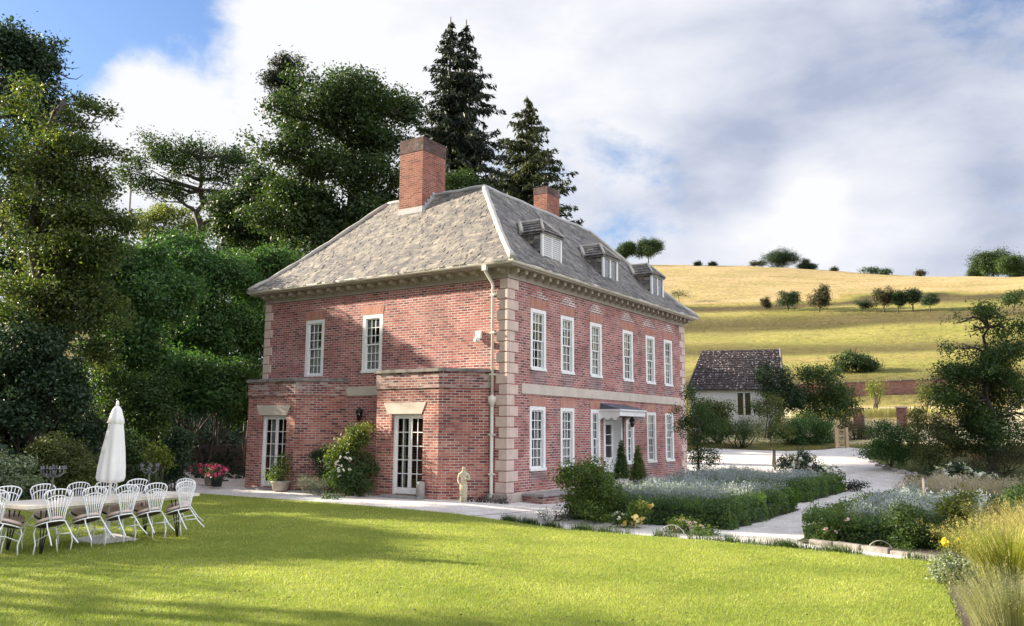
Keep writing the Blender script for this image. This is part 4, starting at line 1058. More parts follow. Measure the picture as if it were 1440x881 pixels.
def gate():
    p = ground_at(1184, 631); D = float((p-CAM)@fwd); s = D/F_PX; t = norm(rgt[:2]*1.0); x0, y0 = p[0], p[1]; z = p[2]+.03
    w, h = 15*s, 27*s; r = thing('garden_gate', 'small pale timber gate standing at the end of the gravel drive', 'gate', (x0, y0, z))
    n = np.array([-t[1], t[0]]); o = (x0-t[0]*w/2, y0-t[1]*w/2)
    for u in (0, w):
        m = MB(); m.obox(o, t, n, u-.07, u+.07, -.07, .07, z-.2, z+h+.06); m.build('post', M['gatewood'], r)
    m = MB()
    for k in range(4): zz = z+.08+k*(h-.16)/3; m.obox(o, t, n, .08, w-.08, -.03, .01, zz-.028, zz+.028)
    m.obox(o, t, n, .08, .17, .012, .04, z+.04, z+h); m.obox(o, t, n, w-.17, w-.08, .012, .04, z+.04, z+h)
    for (ua, za, ub, zb) in ((.17, z+.1, w-.17, z+h*.5), (.17, z+h*.95, w-.17, z+h*.5)):
        a = np.array([o[0]+t[0]*ua+n[0]*.025, o[1]+t[1]*ua+n[1]*.025, za]); b = np.array([o[0]+t[0]*ub+n[0]*.025, o[1]+t[1]*ub+n[1]*.025, zb]); m.tube([a, b], .022, 4)
    m.build('leaf', M['gatewood'], r).name = 'gate_panel'
gate()
def pole():
    p = at(184, 300, 120); z = gz(p[0], p[1]); top = at(185, 250, 120); r = thing('utility_pole', 'thin timber utility pole with a short crossarm showing between the left trees', 'pole', (p[0], p[1], z))
    m = MB(); m.tube([(p[0], p[1], z-.5), (top[0], top[1], top[2])], [.17, .12], 8); m.build('post', M['palebark'], r)
    m = MB(); a = at(174, 252, 120); b = at(190, 251, 120); m.tube([a, b], .09, 5); m.build('crossarm', M['palebark'], r)
    m = MB(); c = at(60, 236, 110); d = at(330, 262, 130); m.tube([c, (a+b)/2, d], .02, 4); m.build('wire', M['iron'], r)
pole()

# ------------------------------------------------------------------ trees on the skyline and the hill
def hill_tree(px, py, w, h, label, mat='l_hawthorn', group='hawthorns on the hill', cat='tree', n=1500, seed=0, trunkf=.25, name='hawthorn_tree', D=None, tr=.14):
    p = ground_at(px, py) if D is None else at(px, py, D); s = float((p-CAM)@fwd)/F_PX; g = np.random.default_rng(seed); bl = []
    z = gz(p[0], p[1])
    for i in range(10):
        a = g.uniform(-.34, .34)*w*s; bl.append((p[0]+rgt[0]*a, p[1]+rgt[1]*a+g.normal()*.2*w*s, z+h*s*(trunkf+(1-trunkf)*g.uniform(.3, .78)), w*s*g.uniform(.22, .33), w*s*g.uniform(.22, .33), h*s*g.uniform(.17, .26)))
    tree(name, label, cat, (p[0], p[1], z), bl, n, .07*h*s, mat, tr*h*s*.25, seed=seed, group=group, twigs=2, per=6, sig=1.3, shell=.2, rough=.35, fork=.2)
HW = [(1078, 437, 18, 20, 'thin leaning hawthorn, smallest and leftmost of the row on the hay field'), (1108, 438, 32, 32, 'rounded dark hawthorn beside the thin leaning one on the hill'),
      (1152, 439, 34, 40, 'tall pale open hawthorn standing alone in the middle of the row'), (1217, 438, 28, 20, 'low spreading dark hawthorn at the left end of the right-hand clump'),
      (1243, 438, 32, 34, 'broad brownish hawthorn touching the low spreading one in the clump'), (1263, 438, 22, 30, 'narrow hawthorn squeezed in the middle of the right-hand clump'),
      (1284, 437, 24, 37, 'tallest hawthorn of the right-hand clump on the hill'), (1308, 437, 26, 25, 'dark hawthorn at the right end of the clump, apart from the others')]
for i, (px, py, w, h, lb) in enumerate(HW): hill_tree(px, py, w, h, lb, seed=40+i, n=3000, trunkf=.0, mat='l_hawthorn' if i in (0, 2, 4) else 'l_dark')
SKY = [(880, 376, 26, 32, 'slender light green tree on the skyline just behind the last dormer', 'l_oak', .3), (913, 375, 38, 36, 'round light green tree on the hilltop right of the last dormer', 'l_oak', .3),
       (1104, 386, 60, 30, 'large dark domed tree on the crest of the hill', 'l_dark', .05), (1136, 387, 28, 16, 'small dark tree joined to the right of the domed hilltop tree', 'l_dark', .05),
       (1226, 391, 32, 13, 'low dark thicket on the crest halfway along the skyline', 'l_dark', .0), (1252, 393, 24, 10, 'dark low bush on the crest right of the thicket', 'l_dark', .0),
       (1068, 383, 24, 12, 'faint grey bush on the crest left of the domed tree', 'l_hawthorn', .1), (983, 377, 9, 5, 'tiny dark bush on the bare crest near the house roof', 'l_dark', .0), (1004, 378, 9, 5, 'second tiny dark bush on the bare crest', 'l_dark', .0),
       (1295, 394, 18, 9, 'pale bush on the crest just before the green crop', 'l_hawthorn', .1), (1176, 388, 7, 7, 'little thorn sapling alone on the crest', 'l_hawthorn', .2),
       (1402, 394, 62, 48, 'big rounded tree at the right end of the skyline', 'l_oak', .05), (1428, 396, 40, 40, 'brighter green tree in front of the big skyline tree', 'l_shrub', .05), (1378, 394, 26, 22, 'shorter tree tucked left under the big skyline tree', 'l_oak', .05)]
def crest(px):                                               # farthest visible ground under this column of the photo
    best = None
    d0 = ray(px, 440); az = math.atan2(d0[1], d0[0])
    for t in np.arange(250, 430, 2.0):
        x, y = CAM[0]+t*math.cos(az), CAM[1]+t*math.sin(az); e = (gz(x, y)-CAM[2])/t
        if best is None or e > best[0]: best = (e, x, y)
    return best[1], best[2]
for i, (px, py, w, h, lb, mat, tf) in enumerate(SKY):
    x, y = crest(px); z = gz(x, y); p = np.array([x, y, z]); s = float((p-CAM)@fwd)/F_PX; g = np.random.default_rng(60+i); bl = []
    k = 11 if w > 24 else 5
    for q in range(k):
        a = g.uniform(-.32, .32)*w*s; hh = tf+(1-tf)*g.uniform(.22, .80)*(1-.7*abs(a)/(w*s)); bl.append((x+rgt[0]*a, y+rgt[1]*a+g.normal()*.12*w*s, z+h*s*hh, w*s*.24, w*s*.24, h*s*.24))
    tree('hilltop_tree' if h > 14 else 'hilltop_bush', lb, 'tree' if h > 14 else 'bush', (x, y, z), bl, 9000 if h > 14 else 1800, max(.4, .06*h*s), mat, .02*h*s, seed=60+i, group='trees along the skyline', twigs=1, per=6, shell=.3, tuft=0)
hill_tree(1424, 442, 36, 34, 'spreading dark hawthorn at the right edge of the hay field', mat='l_oak', seed=90, n=2200, group='hawthorns on the hill')
hill_tree(955, 425, 34, 17, 'dark bush showing just over the far eaves of the house', mat='l_dark', seed=91, n=900, trunkf=0, group=None, name='field_bush', cat='bush')

# ------------------------------------------------------------------ wood on the left and behind the house
def bt(px, py, D): p = at(px, py, D); return (p[0], p[1], gz(p[0], p[1])-.1)
tree('oak_tree', 'great dark oak towering behind the left chimney', 'tree', bt(485, 600, 46), pxblobs([(500, 160, 60, 40), (520, 130, 52, 30), (465, 132, 42, 34), (425, 160, 34, 32), (562, 152, 26, 26), (500, 185, 66, 46), (445, 215, 50, 40), (552, 200, 24, 26), (500, 250, 66, 44), (425, 268, 55, 42), (430, 330, 66, 44), (525, 310, 50, 44), (398, 220, 20, 16), (470, 390, 80, 60), (490, 335, 64, 46), (545, 285, 44, 44), (455, 300, 54, 46), (400, 300, 44, 50), (580, 250, 20, 30), (575, 320, 25, 40)], 46, 3.0, f=.76),
     44000, .28, 'l_oak', .6, seed=3, rough=.25, twigs=3)
tree('pine_tree', 'dark blue green pine leaning out left of the great oak crown', 'tree', bt(415, 600, 52), pxblobs([(404, 92, 22, 12), (392, 112, 24, 12), (410, 118, 20, 14), (398, 140, 20, 12), (420, 150, 18, 14), (415, 190, 20, 20)], 52, f=.85), 6500, .34, 'l_spruce', .4, seed=5, aspect=.25, sig=1.0, per=8)
tree('broadleaf_tree', 'open crowned tree with bare limbs showing between left trees and great oak', 'tree', bt(285, 420, 60), pxblobs([(240, 212, 40, 16), (285, 206, 46, 16), (330, 228, 32, 20), (213, 240, 26, 18), (262, 240, 40, 16), (308, 250, 40, 18), (345, 262, 24, 20), (240, 272, 30, 12), (205, 262, 16, 10), (290, 280, 30, 12), (335, 290, 28, 16)], 60, 3.2, f=.82),
     13000, .26, 'l_oak', .45, seed=8, drop=.5, fork=.75, twigs=4, shell=.3, rough=.3)
tree('yellow_tree', 'yellow green sunlit tree low behind the open crowned tree', 'tree', bt(245, 420, 78), pxblobs([(235, 305, 40, 18), (200, 318, 26, 20), (278, 322, 30, 18), (240, 335, 50, 20)], 78, f=.85), 6000, .3, 'l_yellow', .3, seed=9)
tree('oak_tree', 'dense dark tree filling the gap left of the great oak', 'tree', bt(365, 500, 54), pxblobs([(365, 262, 28, 34), (345, 300, 36, 34), (390, 300, 36, 40), (365, 350, 60, 50), (310, 340, 36, 30)], 54, 2.5, f=.82), 17000, .32, 'l_oak', .45, seed=10, drop=.3)
tree('oak_tree', 'tall dark oak with ragged top at the left edge of the photo', 'tree', bt(30, 600, 28), pxblobs([(42, 72, 40, 26), (70, 92, 30, 26), (14, 100, 40, 36), (58, 125, 38, 34), (8, 62, 26, 18), (20, 160, 60, 40), (40, 230, 60, 60), (0, 310, 60, 60), (-10, 400, 60, 60)], 28, 1.8, f=.82), 19000, .17, 'l_dark', .32, seed=12, drop=.5, twigs=4)
tree('ash_tree', 'broad ash with yellowing sunlit top, nearest big tree on the left', 'tree', bt(45, 640, 25), pxblobs([(50, 205, 46, 32), (88, 248, 40, 30), (66, 160, 18, 12), (5, 245, 56, 50), (104, 290, 40, 36), (45, 325, 80, 52), (122, 350, 38, 34), (45, 400, 96, 56), (128, 420, 44, 44), (20, 480, 70, 60), (95, 490, 50, 40), (135, 208, 20, 5), (92, 140, 16, 5), (140, 312, 30, 10), (60, 440, 80, 80), (100, 380, 60, 60)], 25, 1.7, f=.82),
     52000, .17, 'l_ash', .3, seed=14, aspect=.45, drop=.6, rough=.28, twigs=3)
tree('small_tree', 'small leafy tree showing between the two chimneys', 'tree', bt(648, 600, 50), pxblobs([(645, 252, 26, 18), (632, 265, 18, 14), (665, 265, 20, 14), (648, 285, 40, 20)], 50), 4000, .2, 'l_oak', .25, seed=15)

def conifer(name, label, base, leaders, n_br, mat, seed, leaf=.32, droop=.35, dens=1.0):
    root = thing(name, label, 'tree', base); g = np.random.default_rng(seed); mb = MB(); P = []; T = []; att = []
    for (bx, by, top, prof) in leaders:                      # prof: (height above base, radius)
        a = np.array([bx, by, base[2]-.3]); b = np.array([bx, by, top]); mb.tube([a, a*.5+b*.5, b], [.38, .24, .03], 8)
        ph = np.array(prof); h = ph[0, 0]
        while h < top-base[2]-.15:
            R = np.interp(h, ph[:, 0], ph[:, 1]); k = 5+int(R*1.2)
            for q in range(k):
                an = g.uniform(0, 6.283); L = R*g.uniform(.55, 1.15); d = np.array([math.cos(an), math.sin(an), 0]); m = 7
                up = .28*min(1, 1.5/(R+.3)); pts = [np.array([bx, by, base[2]+h])+d*L*t+np.array([0, 0, L*(up*t-droop*t*t+.16*t**4)]) for t in np.linspace(0, 1, m)]
                mb.tube(pts, [.045*(1-.85*t)*min(1, L/2+.3) for t in np.linspace(0, 1, m)], 4, cap=False)
                c = int(max(8, L*30*dens)); tt = g.uniform(.12, 1.0, c); pp = np.array([[np.interp(t, np.linspace(0, 1, m), [p[z] for p in pts]) for z in range(3)] for t in tt])
                side = np.array([-d[1], d[0], 0]); off = g.normal(size=c)*.16*L**.5*(1.1-tt*.6)
                pp = pp+side*off[:, None]; pp[:, 2] -= np.abs(off)*.35+g.random(c)*.22
                P.append(pp); T.append(d*.55+side*np.sign(off)[:, None]*.5+np.array([0, 0, -.75])+g.normal(size=(c, 3))*.25); att.append(np.clip(g.random()*.5+g.random(c)*.5, 0, 1))
            h += g.uniform(.30, .5)
    mb.build('trunk', M['bark'], root, uvs=False)
    P = np.concatenate(P); T = np.concatenate(T); att = np.concatenate(att)
    V = leaf_quads(P, norm(g.normal(size=P.shape)), leaf*g.uniform(.7, 1.5, len(P)), leaf*.3*g.uniform(.7, 1.3, len(P)), T=T); add_leaves('crown', V, att, M[mat], root)
b1 = bt(648, 600, 55); A = at(634, 24, 55); B2 = at(656, 28, 55); hA = A[2]-b1[2]; hB = B2[2]-b1[2]
conifer('spruce_tree', 'tallest dark spruce with a twin pointed top behind the house', b1, [(A[0], A[1], A[2], [(5, 3.0), (14, 3.0), (hA-8.5, 2.5), (hA-5, 1.9), (hA-2.5, 1.1), (hA-1, .5), (hA, .1)]), (B2[0], B2[1], B2[2], [(5, 3.0), (12, 3.0), (hB-8, 2.7), (hB-5.5, 2.2), (hB-3, 1.2), (hB-1, .5), (hB, .1)])], 5, 'l_spruce', 21, leaf=.38)
b2 = bt(745, 600, 60); A = at(741, 135, 60); hA = A[2]-b2[2]
conifer('spruce_tree', 'shorter broad spruce with paler sunlit tip right of the twin topped one', b2, [(A[0], A[1], A[2], [(4, 4), (hA-9, 3.9), (hA-5.5, 3.2), (hA-3.5, 2.0), (hA-1.5, .9), (hA, .15)])], 5, 'l_spruce2', 23, leaf=.4, droop=.3, dens=1.0)

# laurels and undergrowth on the bank
LAU = [('bank laurel at the left, half under the ash branches', (200, 560, 31), [(195, 372, 40, 34), (160, 405, 36, 36), (215, 430, 50, 46), (180, 490, 46, 46)], 31),
       ('tall bright laurel in the middle of the bank', (275, 420, 36), [(270, 366, 54, 32), (300, 400, 46, 40), (285, 450, 60, 50), (255, 490, 50, 40)], 36),
       ('laurel bulging toward the house eaves at the right of the bank', (350, 420, 38), [(335, 385, 46, 38), (372, 375, 30, 26), (350, 440, 40, 50), (330, 490, 46, 50), (365, 520, 30, 60)], 38),
       ('darker lower laurel at the foot of the bank above the fence', (290, 540, 33), [(250, 520, 50, 40), (310, 540, 46, 40), (335, 570, 26, 30), (220, 550, 40, 40), (190, 560, 40, 40)], 33)]
for i, (lb, b, bl, D) in enumerate(LAU):
    shrub('laurel_bush', lb, 'bush', bt(*b), pxblobs(bl, D, 1.6), 26000, .2, 'l_laurel', group='laurels on the bank', seed=120+i, stems=4, stem_r=.05, rough=.2, shell=.6, zmin=-.1, aspect=.42)
def far_wood():
    bl = []; g = np.random.default_rng(31)
    for i in range(60):
        px = g.uniform(-60, 400); D = g.uniform(60, 76); py = g.uniform(345, 470); c = at(px, py, D); rr = g.uniform(1.3, 2.4); bl.append((c[0], c[1], c[2], rr, rr, rr*.8))
    V, v = cloud(bl, 42000, .34, 33, tuft=4, per=8); o = add_leaves('far_wood', V, v, M['l_oak'], None)
    props(o, 'dark mixed wood closing the view behind the laurels', None, None, 'stuff')
far_wood()
def under():
    # leafy floor of the wood: ivy and brambles nobody could count
    g = np.random.default_rng(3); n = 52000
    u = g.uniform(-4, 46, n); s = g.uniform(-.3, 22, n)**1.0
    x = -6.5-.837*s-.546*(u-8); y = -9.5-.546*s+.837*(u-8)
    ok = (x < -12.4) | (s > .6); x, y = x[ok], y[ok]
    lump = np.array([mnoise.noise((a*.35, b*.35, 1)) for a, b in zip(x, y)]); z = terrain(x, y)+np.clip(.45+lump*1.3, .05, 2)*g.random(len(x))**.5
    P = np.stack([x, y, z], -1); Nn = norm(g.normal(size=P.shape)*.6+np.array([.4, -.3, .6])); o = add_leaves('undergrowth', leaf_quads(P, Nn, g.uniform(.14, .3, len(P)), g.uniform(.08, .17, len(P))), np.clip(lump*.6+g.random(len(P))*.6, 0, 1), M['l_dark'], None)
    props(o, 'dark ivy and bramble undergrowth covering the shaded bank', 'undergrowth', None, 'stuff')
under()
SH = [('willow_shrub', 'big rounded olive green shrub behind the left half of the long table', 'shrub', (88, 690, 21), [(85, 650, 44, 30), (60, 665, 30, 28), (112, 660, 30, 30), (85, 625, 30, 16)], 21, 9000, .085, 'l_olive', {}),
      ('variegated_shrub', 'pale leaved shrub at the left edge behind the table', 'shrub', (10, 700, 20), [(8, 660, 32, 24), (30, 685, 26, 22), (-10, 690, 30, 25)], 20, 6000, .085, 'l_variegated', {}),
      ('mixed_shrub', 'brownish shrub just left of the parasol', 'shrub', (138, 700, 22), [(136, 680, 18, 22), (150, 660, 14, 18)], 22, 2600, .08, 'l_hawthorn', {}),
      ('rambling_shrub', 'tall leafy shrub just right of the parasol', 'shrub', (185, 690, 24), [(185, 655, 20, 34), (180, 620, 20, 24), (200, 680, 20, 18)], 24, 5000, .09, 'l_shrub', {}),
      ('golden_sapling', 'small yellow green sapling behind the right candelabrum', 'shrub', (222, 685, 23), [(222, 645, 16, 10), (215, 635, 12, 8), (230, 655, 10, 8)], 23, 900, .09, 'l_yellow', {}),
      ('dark_shrub', 'dark feathery shrub between golden sapling and pink flowers', 'shrub', (243, 690, 26), [(243, 650, 18, 30), (232, 668, 16, 20), (250, 625, 16, 24)], 26, 5500, .1, 'l_dark', {}),
      ('climbing_shrub', 'tall tangled climber mixed with yellow leaves above the parasol', 'shrub', (190, 640, 29), [(190, 560, 40, 40), (150, 545, 40, 34), (215, 600, 34, 40), (225, 560, 30, 26)], 29, 9000, .13, 'l_shrub', {}),
      ('dark_shrub', 'dark overhanging shrub above the olive shrub at left', 'shrub', (60, 660, 26), [(60, 585, 56, 34), (20, 600, 50, 40), (110, 600, 40, 30)], 26, 9000, .13, 'l_dark', {}),
      ('holly_bush', 'tall black green holly under the ash at the left edge', 'bush', (40, 640, 23.5), [(20, 500, 56, 46), (75, 520, 44, 42), (40, 565, 60, 44), (105, 565, 32, 36), (-20, 560, 46, 56)], 23.5, 15000, .14, 'l_dark', {}),
      ('light_sapling', 'bright green sapling lit above the wire fence left of the house', 'shrub', (297, 590, 34), [(296, 565, 15, 13), (303, 552, 10, 8)], 34, 1100, .12, 'l_light', {})]
for i, (nm, lb, cat, b, bl, D, n, lf, mt, kw) in enumerate(SH):
    shrub(nm, lb, cat, bt(*b), pxblobs(bl, D), n, lf, mt, seed=150+i, rough=.25, **kw)
shrub('pink_flower_bush', 'low bush with bright pink blooms at the end of the gravel, left of house', 'flowering bush', bt(268, 682, 31), pxblobs([(268, 668, 16, 10), (280, 674, 12, 8)], 31), 1200, .08, 'l_shrub', seed=171, flowers=('pink', 26, .09, pxblobs([(270, 660, 14, 8)], 31)))
def bank_wall():
    P = [at(216, 640, 33), at(270, 640, 33.4), at(330, 645, 34.5), at(352, 650, 35)]
    r = thing('dry_stone_wall', 'low dark dry stone wall under the wire fence left of the house', 'wall', (P[0][0], P[0][1], -.2)); m = MB(); g = random.Random(3)
    for a, b in zip(P, P[1:]):
        t = (b-a)[:2]; L = np.linalg.norm(t); t = t/L; n = np.array([t[1], -t[0]])
        for k in range(9):
            u = -g.random()*.2; z = -.25+k*.15
            while u < L: w = g.uniform(.2, .5); m.obox(a[:2], t, n, u, u+w-.02, -.3, g.uniform(.0, .09), z, z+.135); u += w
    m.build('stones', M['dark_stone'], r)
bank_wall()
wire_fence([(222, 585), (257, 580), (306, 578), (345, 580)], 34.5, 1, 'wire fence on old grey posts along the bank above the dry stone wall')
# neighbouring trees just outside the left of the photo that shade the lawn
def side_tree(name, label, x, y, h, r, n, seed, mat='l_oak', low=.3, drop=.32):
    z = gz(x, y); g = np.random.default_rng(seed); bl = []
    for i in range(9):
        a = g.uniform(0, 6.28); q = r*.6*math.sqrt(g.random()); bl.append((x+q*math.cos(a), y+q*math.sin(a), z+h*(low+(.92-low)*g.random()), r*.42, r*.42, h*(1-low)*.24))
    tree(name, label, 'tree', (x, y, z), bl, n, .2, mat, .25, seed=seed, group='trees beside the lawn', drop=drop)
side_tree('side_tree', 'low round thorn tree just past the left edge of the lawn', -10.5, -14.0, 2.6, 2.4, 6500, 201, low=.1, drop=.0)
side_tree('side_tree', 'dark rounded thorn bush beside the ash at the edge of the photo', -11.8, -10.9, 2.7, 2.2, 6500, 206, low=.1, drop=.0)
side_tree('side_tree', 'low spreading hazel past the left edge of the lawn', -13.5, -16.8, 2.2, 2.0, 1200, 202, low=.15, drop=.6)
side_tree('side_tree', 'open young tree beside the lower left lawn', -11.0, -18.6, 4.2, 1.7, 1300, 203, drop=.6, low=.12)
side_tree('side_tree', 'thin crowned tree farther back beside the lower left lawn', -17, -19.5, 6.0, 2.0, 800, 205, drop=.8, low=.15)
side_tree('side_tree', 'taller young tree beside the lower left lawn', -13.0, -22.0, 6.5, 2.2, 1900, 204, drop=.5)

# ------------------------------------------------------------------ planting beds
def soil_sheet(name, poly, off=.05):
    m = MB(); m.quad(*[(x, y, gz(x, y)+off) for x, y in poly]); o = m.build(name, M['soil'], None); props(o, kind='structure')
def hedge(name, label, boxes, n, leaf=.045, mat='l_box', seed=1, group='clipped hedges round the beds'):
    g = np.random.default_rng(seed); b0 = boxes[0]; root = thing(name, label, 'hedge', ((b0[0]+b0[1])/2, (b0[2]+b0[3])/2, b0[4]), group); P = []; Nn = []
    vol = np.array([(b[1]-b[0])*(b[3]-b[2])+((b[1]-b[0])+(b[3]-b[2]))*(b[5]-b[4])*2 for b in boxes]); vol /= vol.sum()
    for b, v in zip(boxes, vol):
        k = int(n*v); q = g.random((k, 3)); f = g.integers(0, 6, k); d = g.random(k)**2*.2
        q[f < 2, 2] = 1-d[f < 2]; q[f == 2, 0] = d[f == 2]; q[f == 3, 0] = 1-d[f == 3]; q[f == 4, 1] = d[f == 4]; q[f == 5, 1] = 1-d[f == 5]
        p = np.array([b[0], b[2], b[4]])+q*np.array([b[1]-b[0], b[3]-b[2], b[5]-b[4]])
        w = np.array([mnoise.noise((a[0]*1.6, a[1]*1.6, a[2]*2))+.5*mnoise.noise((a[0]*4, a[1]*4, 7)) for a in p]); p += (q-.5)*w[:, None]*np.array([.32, .32, .42])
        p[:, 2] += np.where(q[:, 2] > .75, g.random(k)**2*.2, 0)
        P.append(p); nn = (q-.5)*2; nn = nn*np.abs(nn)**3; Nn.append(nn+np.array([0, 0, .3])+g.normal(size=(k, 3))*.5)
    P = np.concatenate(P); Nn = norm(np.concatenate(Nn)); T = g.normal(size=P.shape)*.6+np.array([0, 0, 1.0])
    lump = np.array([mnoise.noise((a[0]*2.3, a[1]*2.3, a[2]*2.3)) for a in P])
    m = MB()
    for b in boxes: m.box(b[0]+.13, b[1]-.13, b[2]+.13, b[3]-.13, b[4]-.05, b[5]-.14)
    m.build('twigs', M['l_dark'], root)
    add_leaves('foliage', leaf_quads(P, Nn, leaf*g.uniform(.7, 1.5, len(P)), leaf*.5, T=T), np.clip(.45+lump*.5+g.normal(size=len(P))*.2, 0, 1), M[mat], root)
def spikes(name, label, cat, boxes, n, h, mat, seed, kind=None, wd=.012, lean=.5, group=None):
    g = np.random.default_rng(seed); b0 = boxes[0]; P = []
    ar = np.array([(b[1]-b[0])*(b[3]-b[2]) for b in boxes]); ar /= ar.sum()
    for b, a in zip(boxes, ar):
        k = int(n*a); P.append(np.stack([g.uniform(b[0], b[1], k), g.uniform(b[2], b[3], k), np.zeros(k)], -1))
    P = np.concatenate(P); lump = np.array([mnoise.noise((p[0]*1.5, p[1]*1.5, 5)) for p in P])
    P[:, 2] = terrain(P[:, 0], P[:, 1])+.05; H = h*(1+.35*lump)*g.uniform(.6, 1.1, len(P)); V, q, m = blades(P, H, lean, wd, seed, 2)
    tips = V.reshape(len(P), m, 3)[:, -1]; k = 3
    tp = np.repeat(tips, k, 0)+g.normal(size=(len(P)*k, 3))*np.array([.03, .03, .06]); tp[:, 2] -= .04
    lq = leaf_quads(tp, norm(g.normal(size=tp.shape)), .055*g.uniform(.7, 1.4, len(tp)), .022, T=g.normal(size=tp.shape)*.5+np.array([0, 0, 1.]))
    allV = np.concatenate([V, lq]); q2 = np.arange(len(lq)).reshape(-1, 4)+len(V)
    at_ = np.concatenate([np.repeat(np.clip(.3+.3*lump+g.normal(size=len(P))*.15, 0, 1), m), np.repeat(np.clip(.7+.5*np.repeat(lump, k)+g.normal(size=len(tp))*.2, 0, 1), 4)])
    if kind: o = np_mesh(name, allV, np.concatenate([q, q2]), at_, M[mat]); props(o, label, None, None, kind); return o
    r = thing(name, label, cat, ((b0[0]+b0[1])/2, (b0[2]+b0[3])/2, gz(b0[0], b0[2])), group); np_mesh('stem', allV, np.concatenate([q, q2]), at_, M[mat], r); return r
zb = -.36
soil_sheet('bed_soil', [(2.6, -1.9), (7.0, -1.9), (7.0, 3.9), (2.6, 3.9)]); soil_sheet('bed_soil', [(1.4, 6.3), (6.5, 6.3), (6.5, 12.4), (1.4, 12.4)])
soil_sheet('bed_soil', [(8.75, -3.5), (14, -4.5), (14, 4), (8.75, 4)])
hedge('box_hedge', 'clipped dark green hedge round the catmint bed nearest the front door', [(3.0, 7.0, -2.0, -1.4, zb, .10), (6.4, 7.0, -1.4, 3.8, zb, .10), (2.7, 3.3, -1.4, 3.6, zb, .05)], 42000, .055, seed=301)
hedge('box_hedge', 'clipped hedge of the farther bed beside the drive and white roses', [(3.2, 6.5, 6.3, 6.9, zb, .08), (5.9, 6.5, 6.9, 12.0, zb, .12)], 20000, .06, seed=302)
hedge('box_hedge', 'clipped hedge round the bed right of the gravel path', [(8.8, 9.4, -3.2, 4.2, zb, .08), (9.4, 11.1, -3.3, -2.8, zb, .06), (9.4, 12, 3.6, 4.2, zb, .1)], 30000, .055, seed=303)
spikes('catmint', 'blue grey catmint filling the bed nearest the front door', None, [(3.3, 6.4, -1.35, 3.7)], 13000, .72, 'l_cat', 311, 'stuff')
spikes('catmint', 'blue grey catmint filling the farther bed by the drive', None, [(1.6, 5.9, 6.9, 12.2)], 10000, .68, 'l_cat', 312, 'stuff')
spikes('catmint', 'grey green catmint in the bed right of the gravel path', None, [(9.4, 11.2, -2.8, 3.6)], 8500, .68, 'l_cat', 313, 'stuff')
spikes('catmint', 'grey catmint and grasses behind the right hand bed', None, [(9.0, 12.5, 5.0, 11.0)], 6000, .75, 'l_feather', 314, 'stuff')
def gb(px, py): p = ground_at(px, py); return (p[0], p[1], gz(p[0], p[1]))
shrub('elder_bush', 'light green leafy bush growing by the lawn edge in front of the front door', 'bush', gb(830, 733), pxblobs([(832, 700, 38, 26), (815, 680, 20, 24), (850, 690, 20, 22), (795, 668, 8, 16), (838, 664, 10, 18), (845, 715, 36, 18)], 19.3, .75), 6200, .085, 'l_light', seed=320, stems=12, rough=.3, aspect=.45)
shrub('low_lavender', 'small grey tuft at the gravel edge left of the light green bush', 'plant', gb(775, 735), pxblobs([(778, 720, 16, 12), (795, 728, 14, 10)], 19.5, .4), 900, .05, 'l_grey', seed=321, aspect=.25)
RO = [('yellow_rose', 'pale yellow rose in bloom at the lawn edge', (898, 738), [(897, 722, 14, 14), (905, 712, 6, 10), (888, 732, 12, 8)], 18.0, ('yellowpetal', 9, .1)),
      ('white_rose', 'low white flowering rose left of the yellow rose', (872, 738), [(872, 730, 16, 8), (885, 734, 12, 6)], 18.3, ('whitepetal', 14, .06)),
      ('pink_rose', 'small pale pink roses along the lawn edge', (966, 752), [(966, 740, 16, 10), (948, 744, 10, 8)], 17.2, ('palepink', 18, .07)),
      ('pink_rose', 'low pink flowered clump beside the corner of the near hedge', (985, 755), [(984, 748, 14, 6), (1000, 752, 10, 5)], 16.8, ('palepink', 7, .06))]
for i, (nm, lb, b, bl, D, fl) in enumerate(RO): shrub(nm, lb, 'rose', gb(*b), pxblobs(bl, D, .3), 700, .06, 'l_light', seed=330+i, flowers=fl, stems=6, stem_r=.008, group='roses along the lawn edge')
shrub('white_rose', 'large white flowered rose bush at the back of the farther bed', 'rose', gb(1130, 676), pxblobs([(1108, 652, 18, 14), (1138, 656, 26, 16), (1165, 668, 20, 10), (1130, 642, 12, 8)], 35, .9), 3600, .09, 'l_dark', seed=340, flowers=('whitepetal', 60, .13))
shrub('dark_mound', 'small dark rounded plant on the gravel corner beside the drive', 'plant', gb(1205, 690), pxblobs([(1205, 682, 14, 8), (1190, 684, 10, 7)], 30, .35), 1100, .06, 'l_dusk', seed=341)
for i, (nm, lb, px, py, D, bl) in enumerate([('young_tree', 'dark green young tree standing at the far corner of the house', 984, 690, 30.5, [(975, 575, 24, 24), (998, 590, 26, 26), (965, 605, 20, 24), (985, 625, 26, 22), (975, 555, 16, 14), (1000, 640, 18, 14), (975, 650, 14, 16), (950, 580, 8, 8)]),
                                      ('young_tree', 'slim olive young tree with a clean trunk in the farther bed', 1088, 672, 37.5, [(1085, 570, 20, 20), (1080, 595, 26, 22), (1100, 605, 20, 20), (1085, 620, 24, 16), (1070, 610, 14, 12)])]):
    p = at(px, py, D); tree(nm, lb, 'tree', (p[0], p[1], gz(p[0], p[1])), pxblobs(bl, D), 5200 if i == 0 else 3600, .095 if i == 0 else .09, 'l_shrub' if i == 0 else 'l_olive', .05, seed=345+i, twigs=2, per=7, fork=.5, drop=.9)
